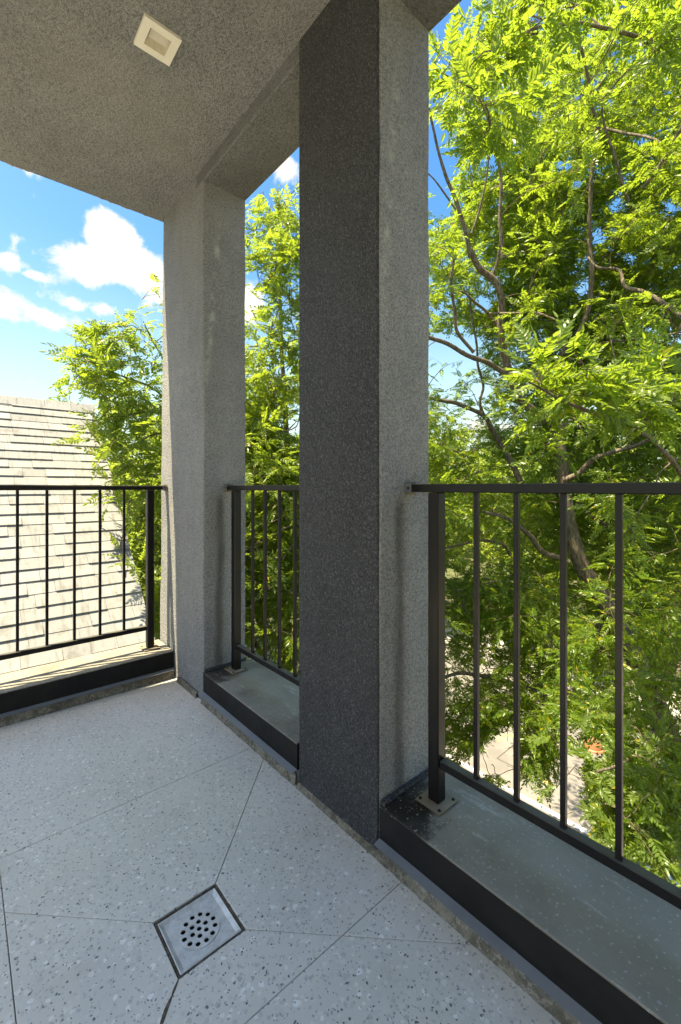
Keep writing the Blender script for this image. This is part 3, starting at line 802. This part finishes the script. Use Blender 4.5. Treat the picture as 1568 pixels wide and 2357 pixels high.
def keep(P, m=0, em=None):
    em = m if em is None else em
    x, y, d = proj(P); ok = np.ones(len(P), bool)
    for hx, hy, hr in HOLES: ok &= ((x-hx)**2+(y-hy)**2 > (hr+m)**2) | (d < 2.6)
    # outline of the side tree against the sky and the roof
    ey = np.array([e[0] for e in EDGE]); ex = np.array([e[1] for e in EDGE])
    left = (x < 420); ok &= ~(left & (x < np.interp(y, ey, ex)+em))
    # crown top between the pillars
    midv = (x >= 420) & (x < 760); ok &= ~(midv & (y < np.interp(x, [420, 570, 600, 640, 694, 760], [650, 470, 440, 428, 415, 350])+m))
    # window onto the street
    inw = (x > 1035) & (x < 1560) & (y > 1585+.12*(x-1035))
    wx = [1035, 1100, 1150, 1200, 1260, 1330, 1360, 1420]; 
    wy = [1800, 1730, 1680, 1650, 1690, 1730, 1760, 2100]
    inside = (x > 1035) & (x < 1345) & (y > np.interp(x, wx, wy)) & (y < 1960)
    spr = ((x-1240)**2/52**2+(y-1745)**2/95**2 < 1) | ((x-1130)**2/40**2+(y-1800)**2/22**2 < 1) | ((x-1205)**2/16**2+(y-1650)**2/60**2 < 1)
    ok &= ~(inside & ~spr)
    ok &= ~((x > 1280) & (x < 1410) & (y > 1690) & (y < 1790) & (((x-1372)**2/30**2+(y-1724)**2/24**2) < 1))
    # clear of the building and of the house
    ok &= ~((P[:, 0] < 1.9) & (P[:, 1] < 3.4)) & ~((P[:, 0] < 2.0) & (P[:, 1] < 4.0))
    roofz = RZ-np.abs(P[:, 1]-RY)*1.016
    ok &= ~((P[:, 0] < 1.6) & (P[:, 2] < roofz+.35))
    return ok

def unit(v): return v/np.maximum(np.linalg.norm(v, axis=-1, keepdims=True), 1e-9)
def grow(tree, limbs, clusters, m_leaf, n_twig=6, leaves_per=7, lod=1, size=1., twig_len=.5, bushy=.9, parts=300, use_keep=True, spread=.55, twig_r=.0032):
    """limbs: list of (points, r0, r1) already in the world; clusters: (n, 3) centres fed by a thin branch from the nearest limb"""
    allp = np.concatenate([np.array([tuple(p) for p in l[0]]) for l in limbs])
    feeders, twigs, P, D = [], [], [], []
    first = np.array([np.linalg.norm(allp-c, axis=1).min() for c in clusters]); clusters = np.asarray(clusters)[np.argsort(first)]
    nodes = np.zeros((len(allp)+len(clusters)*7, 3)); nn = len(allp); nodes[:nn] = allp
    for c in clusters:
        pool = nodes[:nn]; dd = np.linalg.norm(pool-c, axis=1)+.5*np.maximum(0, pool[:, 2]-c[2]+.05)
        a = pool[dd.argmin()].copy(); v = c-a; ln = np.linalg.norm(v)
        bend = np.array([0, 0, .14*ln])+rng.normal(size=3)*.07*ln
        ts = np.linspace(0, 1, 7)[:, None]
        path = a+v*ts+bend*np.sin(ts*np.pi)*.9+rng.normal(size=(7, 3))*.012*ln
        path[0] = a; nodes[nn:nn+4] = path[3:]; nn += 4
        if ln > .15: feeders.append((path, min(.016, .004+.007*ln)*size, .0045*size))
        out = unit(v+np.array([0, 0, .15]))
        for k in range(n_twig):
            t0 = rng.uniform(.55, 1.0) if ln > .6 else 1.0
            s = path[int(round(t0*6))]
            d = unit(out*.55+rng.normal(size=3)*spread*1.3+np.array([0, 0, .05])); l_ = twig_len*rng.uniform(.6, 1.25)
            tt = np.linspace(0, 1, 5)[:, None]
            tp = s+d*l_*tt+np.array([0, 0, -.22*l_])*tt**2+rng.normal(size=(5, 3))*.015*l_
            twigs.append((tp, twig_r*size, twig_r*.45*size))
            n = max(2, int(rng.normal(leaves_per, 1)))
            side = unit(np.cross(d, [0, 0, 1])+1e-6)
            for j in range(n):
                u_ = .15+.85*j/(n-1); q = s+(tp[-1]-s)*u_+np.array([0, 0, .22*l_*(u_-u_**2)])
                sgn = 1 if j % 2 else -1
                ld = unit(d*(.45+.9*(j == n-1))+side*sgn*(.9 if j < n-1 else .1)+rng.normal(size=3)*.3+np.array([0, 0, -.12]))
                P.append(q); D.append(ld)
    P = np.array(P); D = np.array(D)
    tips = P+D*.2*size
    if use_keep:
        ok = keep(P, 0, -14) & keep(tips, 3, -38); P, D = P[ok], D[ok]
        feeders = [f for f in feeders if keep(np.array(f[0])[-1:], -6, -20)[0]]
        twigs = [t for t in twigs if keep(np.array(t[0])[-1:], -2, -30)[0] and keep(np.array(t[0])[2:3], -2, -20)[0]]
    up = unit(np.array([0, 0, 1.])+rng.normal(size=(len(P), 3))*.6)
    NN = unit(up-(up*D).sum(1, keepdims=True)*D)
    S = size*rng.uniform(.75, 1.2, len(P))*bushy
    if feeders: 
        v, f, c = tube(feeders, 5, .12); tag(link('branchlets', np_mesh('branchlets', v, f, c, M['twig'], True), tree), kind='stuff')
    v, f, c = tube(twigs, 3); tag(link('twigs', np_mesh('twigs', v, f, c, M['twig'], True), tree), kind='stuff')
    big = np.zeros(len(P), bool)
    x, y, d = proj(P+D*.1)
    if parts:
        vis = (d > .8) & (x > 20) & (x < 1560) & (y > 10) & (y < 2000)
        vis &= ((x > 995) | ((x > 140) & (x < 378)) | ((x > 570) & (x < 690)))
        score = np.where(vis, S/np.maximum(d, .5), 0); ix = np.argsort(-score)[:parts]; ix = ix[score[ix] > 0]; big[ix] = True
        tm = []
        for v_ in range(4):
            tv, tf = TPL[0][v_]
            tm.append(np_mesh('leaf', tv, np.array([i for f_ in tf for i in f_]), np.array([len(f_) for f_ in tf]), m_leaf))
        org = parent_origin(tree)
        Yv = np.cross(NN, D)
        for i in ix:
            o = bpy.data.objects.new('leaf', tm[int(rng.integers(0, 4))]); COL.objects.link(o); o.parent = tree
            mt = Matrix(((D[i, 0], Yv[i, 0], NN[i, 0], 0), (D[i, 1], Yv[i, 1], NN[i, 1], 0), (D[i, 2], Yv[i, 2], NN[i, 2], 0), (0, 0, 0, 1)))
            o.matrix_local = Matrix.Translation(Vector(P[i])-org) @ mt @ Matrix.Scale(float(S[i]), 4)
    near = (~big) & (d < 4.6) & (d > 0) if lod == 1 else np.zeros(len(P), bool)
    rest = (~big) & ~near
    for msk, ld in ((near, 0), (rest, lod)):
        if msk.sum():
            me = leaves_mesh('foliage', P[msk], D[msk], NN[msk], S[msk], ld, m_leaf); tag(link('foliage', me, tree), kind='stuff')
    print('tree', tree.name, 'clusters', len(clusters), 'leaves', len(P), 'near', int(near.sum()))

def Lm(pix, r0, r1, w=.03):
    """limb through picture points (x, y, distance)"""
    pts = smooth_path([at(*p) for p in pix], 5)
    pts = [p+Vector(noise.noise_vector(p*2.3))*w for p in pts]
    return (pts, r0, r1)
A6 = lambda x, y: ((1000+x*.6352)*.7856, (750+y*.6352)*.7856)
A5 = lambda x, y: ((1000+x*.6352)*.7856, (y*.6352)*.7856)
A7 = lambda x, y: ((1000+x*.6352)*.7856, (1500+y*.6352)*.7856)
def LP(f, pts, r0, r1): return Lm([(*f(x, y), d) for x, y, d in pts], r0, r1)

# --- street tree that fills the right opening
t1 = tag(empty('street_tree', (9.1, 1.3, GZ)), 'large leafy street tree with crooked dark limbs filling the right opening', 'tree')
trunk = Lm([(1640, 2330, 7.0), (1600, 1900, 7.0), (1500, 1600, 7.0), (1392, 1385, 7.0), (1340, 1305, 7.0), (1310, 1200, 7.0), (1298, 1105, 7.0), (1290, 1010, 6.9)], .17, .085, .02)
trunk = (trunk[0], .17, .075)
base_pt = Vector((9.1, 1.3, GZ)); trunk = ([base_pt, base_pt+Vector((-.05, .02, .4))]+trunk[0][1:], .20, .075)
limbs1 = [
 LP(A6, [(1010,900,6.9), (990,790,6.9), (850,690,6.8), (800,600,6.7), (765,500,6.6), (740,380,6.5), (742,230,6.4), (710,120,6.3), (640,60,6.2), (600,-20,6.1)], .078, .038),
 LP(A6, [(775,545,6.6), (690,500,6.5), (600,460,6.3), (500,410,6.1), (405,375,5.9), (300,330,5.7)], .040, .024),
 LP(A6, [(1030,1035,6.9), (1100,1000,6.8), (1180,930,6.6), (1350,880,6.3), (1420,850,6.1), (1568,800,5.8)], .048, .020),
 LP(A6, [(830,1045,7.6), (740,870,7.6), (690,790,7.5), (660,740,7.4), (560,690,7.2), (400,650,7.0)], .055, .028),
 LP(A6, [(690,790,7.5), (640,690,7.4), (655,600,7.4), (630,500,7.3), (620,380,7.2), (590,200,7.1)], .028, .016),
 LP(A6, [(1000,820,7.1), (940,680,7.2), (900,560,7.2), (930,430,7.1)], .040, .018),
 LP(A6, [(610,440,6.3), (540,350,6.2), (525,250,6.1), (505,120,6.0), (520,20,5.9)], .026, .016),
 LP(A6, [(735,330,6.5), (680,270,6.4), (610,210,6.2), (560,170,6.1), (500,180,6.0)], .024, .012),
 LP(A6, [(680,268,6.4), (800,262,6.2), (900,260,6.0), (990,295,5.8)], .018, .010),
 LP(A6, [(700,90,6.3), (720,20,6.2), (730,-60,6.1)], .026, .018),
 LP(A5, [(745,1190,6.2), (735,1000,6.1), (735,850,6.0), (728,730,5.9), (700,600,5.8), (640,420,5.6)], .030, .014),
 LP(A5, [(600,1190,6.1), (575,1080,6.0), (540,950,5.9), (480,810,5.8), (440,680,5.7), (395,450,5.5)], .034, .014),
 LP(A5, [(600,1080,6.0), (650,930,5.9), (690,700,5.7), (720,640,5.6)], .016, .008),
 LP(A5, [(530,970,6.0), (480,900,5.9), (430,830,5.8), (385,780,5.7)], .014, .008),
 LP(A5, [(1150,1260,6.6), (1145,1000,6.4), (1160,750,6.2), (1185,600,6.1), (1155,480,6.0), (1130,300,5.8), (1100,180,5.6), (1060,0,5.4)], .031, .014),
 LP(A5, [(1330,930,6.0), (1270,750,5.9), (1210,560,5.8), (1205,480,5.7)], .020, .012),
 LP(A5, [(1390,870,5.8), (1480,740,5.6), (1568,590,5.4), (1650,440,5.2)], .024, .014),
 LP(A5, [(1060,960,6.2), (1140,850,6.1), (1165,730,6.0)], .014, .010),
 LP(A5, [(680,250,5.6), (760,60,5.4), (800,50,5.3), (950,90,5.2), (1090,140,5.4)], .014, .010),
 LP(A5, [(1170,490,5.9), (1300,350,5.5), (1400,260,5.2), (1480,200,5.0)], .012, .006),
 LP(A5, [(1210,590,5.9), (1400,640,5.5), (1500,680,5.3), (1590,730,5.1)], .018, .012),
 LP(A5, [(520,365,5.5), (440,330,5.3), (380,320,5.1)], .012, .008),
 LP(A6, [(1160,300,6.3), (1260,290,6.0), (1240,400,5.8), (1300,540,5.6)], .016, .008),
 LP(A6, [(920,430,6.6), (1020,400,6.4), (1200,400,6.0), (1350,380,5.8), (1568,350,5.4)], .016, .010),
 LP(A6, [(1568,280,5.4), (1450,200,5.6), (1380,160,5.7), (1310,140,5.8), (1280,60,5.9), (1180,50,6.0), (1140,0,6.1)], .034, .014),
 LP(A6, [(1060,550,6.7), (1020,480,6.6), (1040,420,6.5), (1100,350,6.4), (1150,200,6.3), (1160,60,6.2), (1150,-80,6.2)], .040, .030),
 LP(A6, [(1010,900,6.9), (1040,700,6.8), (1060,550,6.7)], .045, .040),
 LP(A6, [(1450,570,5.6), (1500,470,5.5), (1550,360,5.4), (1600,240,5.3)], .014, .008),
 LP(A7, [(1050,230,6.9), (1000,210,6.9), (930,180,6.8), (870,110,6.7), (820,70,6.6), (760,30,6.5), (660,0,6.4)], .050, .024),
 LP(A7, [(780,195,7.3), (740,150,7.2), (640,135,7.1), (500,160,6.9), (430,180,6.8)], .030, .014),
 LP(A7, [(1240,70,7.4), (1150,20,7.3), (1080,-60,7.2)], .028, .020),
 LP(A7, [(1210,400,7.0), (1180,560,7.2), (1190,680,7.3), (1070,950,7.4), (940,860,7.2), (830,800,7.0), (590,745,6.8), (470,765,6.7)], .060, .024),
 LP(A7, [(1568,700,6.0), (1480,900,5.0), (1420,1050,4.4), (1300,1150,4.0), (1180,1200,3.8)], .030, .010),
 Lm([(1640,1300,6.2), (1600,1150,5.0), (1500,1010,4.0), (1380,955,3.3), (1290,915,3.0), (1215,880,2.85)], .030, .006),
 Lm([(1568+60,150,4.9), (1420,70,4.2), (1250,60,3.7), (1130,120,3.4)], .022, .008),
 Lm([(1580,2100,5.0), (1480,1960,4.2), (1420,1900,3.9), (1380,1840,3.8)], .018, .008),
]
obj_tube('trunk', [trunk], 12, M['bark'], t1, .05)
for l in limbs1: obj_tube('branch', [l], 8, M['bark'], t1, .06)
allL = [trunk]+limbs1
# crown volume: ellipsoids
def sample(ells, n):
    out = []
    w = np.array([e[1][0]*e[1][1]*e[1][2]*e[2] for e in ells]); w = w/w.sum()
    for e, ww in zip(ells, w):
        k = int(round(n*ww)); d = unit(rng.normal(size=(k, 3))); r = rng.uniform(0, 1, (k, 1))**.42
        out.append(np.array(e[0])+d*r*np.array(e[1]))
    return np.concatenate(out)
c1 = sample([((6.6, 3.6, 2.6), (2.6, 2.6, 4.2), 1.0), ((7.6, 1.4, 1.0), (3.0, 2.6, 5.2), 1.0), ((7.4, 3.2, -2.6), (2.3, 2.3, 2.2), 1.3), ((6.2, 1.2, 4.8), (2.6, 2.2, 2.2), 1.0), ((7.2, .8, -3.6), (2.2, 1.8, 1.7), 1.0), ((5.6, 4.6, .4), (1.8, 1.8, 2.4), .9), ((8.4, 4.0, 6.2), (3.2, 2.8, 3.6), .9), ((8.8, 1.6, 6.0), (3.0, 2.6, 4.2), .9), ((9.6, 3.4, .8), (2.4, 3.2, 3.4), .9)], 4300)
x_, y_, d_ = proj(c1)
c1 = c1[((y_ > -250) | (rng.uniform(size=len(c1)) < .35)) & (d_ > 4.4) & keep(c1, 10) & (rng.uniform(size=len(c1)) < np.interp(d_, [5.4, 7.0], [.14, .8]))]
h_ = c1[:, 2]-GZ; sx_, sy_ = c1[:, 0]+.4*h_, c1[:, 1]-.12*h_    # thinner where its shade would reach the sunlit street
c1 = c1[~((sx_ > 11.3) & (sx_ < 17) & (sy_ > 3.6) & (sy_ < 9)) | (rng.uniform(size=len(c1)) < .22)]
x_, y_, d_ = proj(c1); clear = np.ones(len(c1), bool)      # open crown round the main limbs, on the side of the balcony
for l in allL:
    if l[1] < .028: continue
    lx, ly, ld = proj(np.array([tuple(p) for p in l[0]]))
    for a_, b_, e_ in zip(lx, ly, ld): clear &= ~(((x_-a_)**2+(y_-b_)**2 < 62**2) & (d_ < e_+.35))
c1 = c1[clear | (rng.uniform(size=len(c1)) < .12)]
# the boughs that reach towards the balcony
def bough(pix, n, r):
    out = []
    for i in range(n):
        a = pix[random.randrange(len(pix))]; p = at(*a)+Vector((random.gauss(0, r), random.gauss(0, r), random.gauss(0, r))); out.append(tuple(p))
    return np.array(out)
near1 = np.concatenate([
 bough([(1260,900,3.0), (1330,920,3.1), (1400,930,3.3), (1480,950,3.5), (1540,980,3.6), (1450,1010,3.6), (1540,900,3.8), (1500,880,3.9)], 13, .10),
 bough([(1130,60,3.5), (1170,150,3.5), (1250,100,3.7), (1330,160,3.9), (1440,120,4.2), (1120,230,3.6), (1210,210,3.7), (1520,60,4.3)], 17, .17),
 bough([(1400,1800,3.9), (1460,1850,3.9), (1520,1880,4.0), (1550,1780,4.2), (1400,1900,3.8), (1480,1740,4.4), (1540,1950,3.9), (1530,1650,4.6), (1470,1950,3.7)], 34, .2),
 bough([(1400,1600,5.2), (1500,1550,5.0), (1550,1400,5.0), (1450,1480,5.4), (1360,1560,5.6), (1400,1690,5.0)], 34, .3),
 bough([(1235,1700,6.2), (1235,1760,6.2), (1210,1650,6.4), (1130,1800,6.2), (1060,1650,6.6), (1060,1720,6.4), (1120,1600,6.6), (1160,1640,6.4), (1300,1680,6.2), (1090,1690,6.4)], 44, .2)])
grow(t1, allL, near1[:30], M['leaf'], n_twig=5, leaves_per=5, lod=1, size=1.0, twig_len=.26, parts=150)
c1 = np.concatenate([near1[30:], c1])
grow(t1, allL, c1, M['leaf'], n_twig=4, leaves_per=6, lod=1, size=.95, parts=150, twig_len=.42)

# --- side tree seen through the left and middle openings
t2 = tag(empty('side_tree', (4.6, 6.6, GZ)), 'leafy tree beside the shingle roof, seen through the left and middle openings', 'tree')
tb = Vector((4.6, 6.6, GZ))
tr2 = ([tb, tb+Vector((-.05, 0, .5))]+[tb+Vector((.12*math.sin(z*.7), .1*math.cos(z*.9), z)) for z in np.linspace(1.2, 6.0, 10)], .19, .10)
top2 = tr2[0][-1]
def limb_to(a, b, r0, r1, arch=.3, n=9):
    a, b = Vector(a), Vector(b); out = []
    for i in range(n+1):
        t = i/n; out.append(a.lerp(b, t)+Vector((0, 0, arch*math.sin(t*math.pi)))+Vector(noise.noise_vector(Vector(a)*3+Vector((t*2.5, b.x, b.y))))*.16*math.sin(t*math.pi))
    return (out, r0, r1)
limbs2 = [limb_to(top2, at(640, 560, 6.6), .07, .02, .5), limb_to(top2, at(420, 960, 5.6), .06, .02, .4), limb_to(top2, at(600, 800, 6.0), .05, .02, .3),
          limb_to(tr2[0][-4], at(300, 1150, 5.4), .05, .015, .3), limb_to(tr2[0][-5], at(640, 1330, 5.6), .05, .018, .2), limb_to(tr2[0][-3], at(750, 1250, 5.4), .045, .02, .1),
          limb_to(top2, top2+Vector((.5, .9, 3.4)), .06, .02, .2), limb_to(top2, top2+Vector((1.4, -.6, 2.6)), .06, .02, .2), limb_to(tr2[0][-3], tr2[0][-3]+Vector((1.7, 1.0, 1.4)), .06, .02, .2),
          limb_to(at(420, 960, 5.6), at(200, 830, 4.9), .018, .006, .1), limb_to(at(420, 960, 5.6), at(250, 960, 4.8), .016, .006, .05), limb_to(at(420, 960, 5.6), at(330, 740, 5.0), .016, .006, .1),
          limb_to(at(300, 1150, 5.4), at(280, 1310, 4.6), .012, .005, .05), limb_to(at(420, 980, 5.6), at(270, 1060, 4.9), .014, .006, .05),
          limb_to(at(694, 1190, 5.2), at(560, 1270, 4.9), .016, .008, .05), limb_to(at(700, 1160, 5.2), at(580, 1215, 5.0), .014, .007, .02), limb_to(at(720, 1240, 5.2), at(600, 1120, 5.0), .013, .006, .02),
          limb_to(at(690, 1210, 5.2), at(575, 1400, 5.0), .012, .006, .02), limb_to(at(700, 950, 5.4), at(640, 1010, 5.2), .010, .006, .02)]
obj_tube('trunk', [tr2], 12, M['bark'], t2, .05)
for l in limbs2: obj_tube('branch', [l], 7, M['bark'], t2, .06)
c2 = sample([((4.0, 6.4, 1.6), (2.1, 2.0, 2.3), 1.0), ((2.9, 5.6, .2), (1.4, 1.2, 2.0), 1.2), ((4.0, 5.4, -1.6), (1.5, 1.3, 1.5), 1.0), ((5.6, 6.8, 0), (2.0, 2.0, 2.6), .6)], 640)
c2 = c2[keep(c2, 14, 40)]
n2 = np.concatenate([
 bough([(230,800,5.0), (300,760,5.0), (350,740,5.1), (340,850,5.2), (270,860,4.9), (200,870,4.9), (250,930,4.9), (330,940,5.1), (250,1010,4.9), (330,1030,5.1), (290,1090,5.0), (350,1120,5.2), (300,1160,5.1)], 50, .14),
 bough([(290,1310,4.6), (330,1340,4.7), (350,1250,5.2), (360,1420,5.3), (355,1180,5.3)], 12, .10),
 bough([(600,520,5.8), (650,480,5.8), (680,560,5.8), (620,620,5.7), (660,700,5.7), (600,780,5.6), (670,820,5.6), (610,900,5.4), (600,1000,5.4), (670,1060,5.4), (620,1100,5.2), (660,1180,5.2), (610,1280,5.2), (670,1350,5.2), (620,1440,5.4)], 120, .26)])
c2 = np.concatenate([n2, c2])
grow(t2, [tr2]+limbs2, c2, M['leaf_b'], n_twig=4, leaves_per=5, lod=1, size=.95, twig_len=.4)

# --- trees further off, on both sides of the street
def far_tree(x, y, h, r, label, n=150, seed=0, squash=.8):
    global rng
    t = tag(empty('street_tree', (x, y, GZ)), label, 'tree', 'trees along the far side of the street and beyond')
    b = Vector((x, y, GZ)); fork = b+Vector((random.uniform(-.3, .3), random.uniform(-.3, .3), h*.36))
    tr = ([b.lerp(fork, i/6)+Vector((.06*math.sin(i*2), .05*math.cos(i*3), 0)) for i in range(7)], .22, .14)
    cz = GZ+h-r*squash
    limbs = []
    for i in range(7):
        a = i*2*math.pi/7+random.uniform(-.3, .3); rr_ = r*random.uniform(.45, .75)
        limbs.append(limb_to(fork, (x+rr_*math.cos(a), y+rr_*math.sin(a), cz+random.uniform(-.3, .6)*r*squash), .10, .025, .4))
    obj_tube('trunk', [tr], 9, M['bark'], t, .05)
    for l in limbs: obj_tube('branch', [l], 5, M['bark'], t, .05)
    c = sample([((x, y, cz), (r, r, r*squash*1.05), 1), ((x, y, cz-r*.35), (r*.95, r*.95, r*.55), .7)], n)
    grow(t, [tr]+limbs, c, M['leaf_far'], n_twig=5, leaves_per=6, lod=2, size=1.45, twig_len=.55, parts=0, use_keep=False, spread=.8)
far = [(22.0, 9.5, 11.5, 4.6, 'broad tree across the street, straight beyond the main limbs of the large tree'),
       (22.5, 1.5, 10.5, 4.4, 'broad tree across the street behind the right-hand balusters'),
       (21.5, 18.0, 12.0, 4.8, 'tall tree across the street behind the central pillar'),
       (9.6, 14.5, 10.0, 4.0, 'rounded tree on the near pavement, in line with the middle opening'),
       (6.0, 22.0, 12.5, 4.8, 'tall tree far behind the shingle roof, right of its gable end'),
       (14.0, 33.0, 12.0, 5.5, 'wide tree far up the street behind the middle opening'),
       (31.0, 7.0, 13.5, 6.0, 'wide tree in the second row across the street'),
       (31.0, 19.0, 13.0, 6.0, 'wide tree in the second row, left of centre across the street'),
       (30.0, -4.0, 12.0, 5.5, 'wide tree far right across the street'),
       (1.8, 13.5, 8.0, 2.8, 'small tree close behind the shingle roof beside its gable')]
for i, (x, y, h, r, lab) in enumerate(far): far_tree(x, y, h, r, lab, n=170 if i < 5 else 200)
# far-off wood that closes the horizon
wp, wd = [], []
for i in range(5200):
    a = R(random.uniform(-25, 115)); d = random.uniform(48, 85); top = 6.5+2.6*noise.noise(Vector((a*9, d*.05, 0)))
    wp.append((d*math.cos(a), d*math.sin(a), GZ+random.uniform(.2, 1)**.6*top*1.15)); v = Vector((random.gauss(0, 1), random.gauss(0, 1), random.gauss(0, .5))).normalized(); wd.append(tuple(v))
wp, wd = np.array(wp), np.array(wd); up = unit(np.array([0, 0, 1.])+rng.normal(size=(len(wp), 3))*.4)
me = leaves_mesh('distant_wood', wp, wd, unit(up-(up*wd).sum(1, keepdims=True)*wd), rng.uniform(5, 8, len(wp)), 2, M['leaf_far'])
tag(link('distant_wood', me), 'distant belt of green woodland closing the view behind the trees', 'wood', kind='stuff')
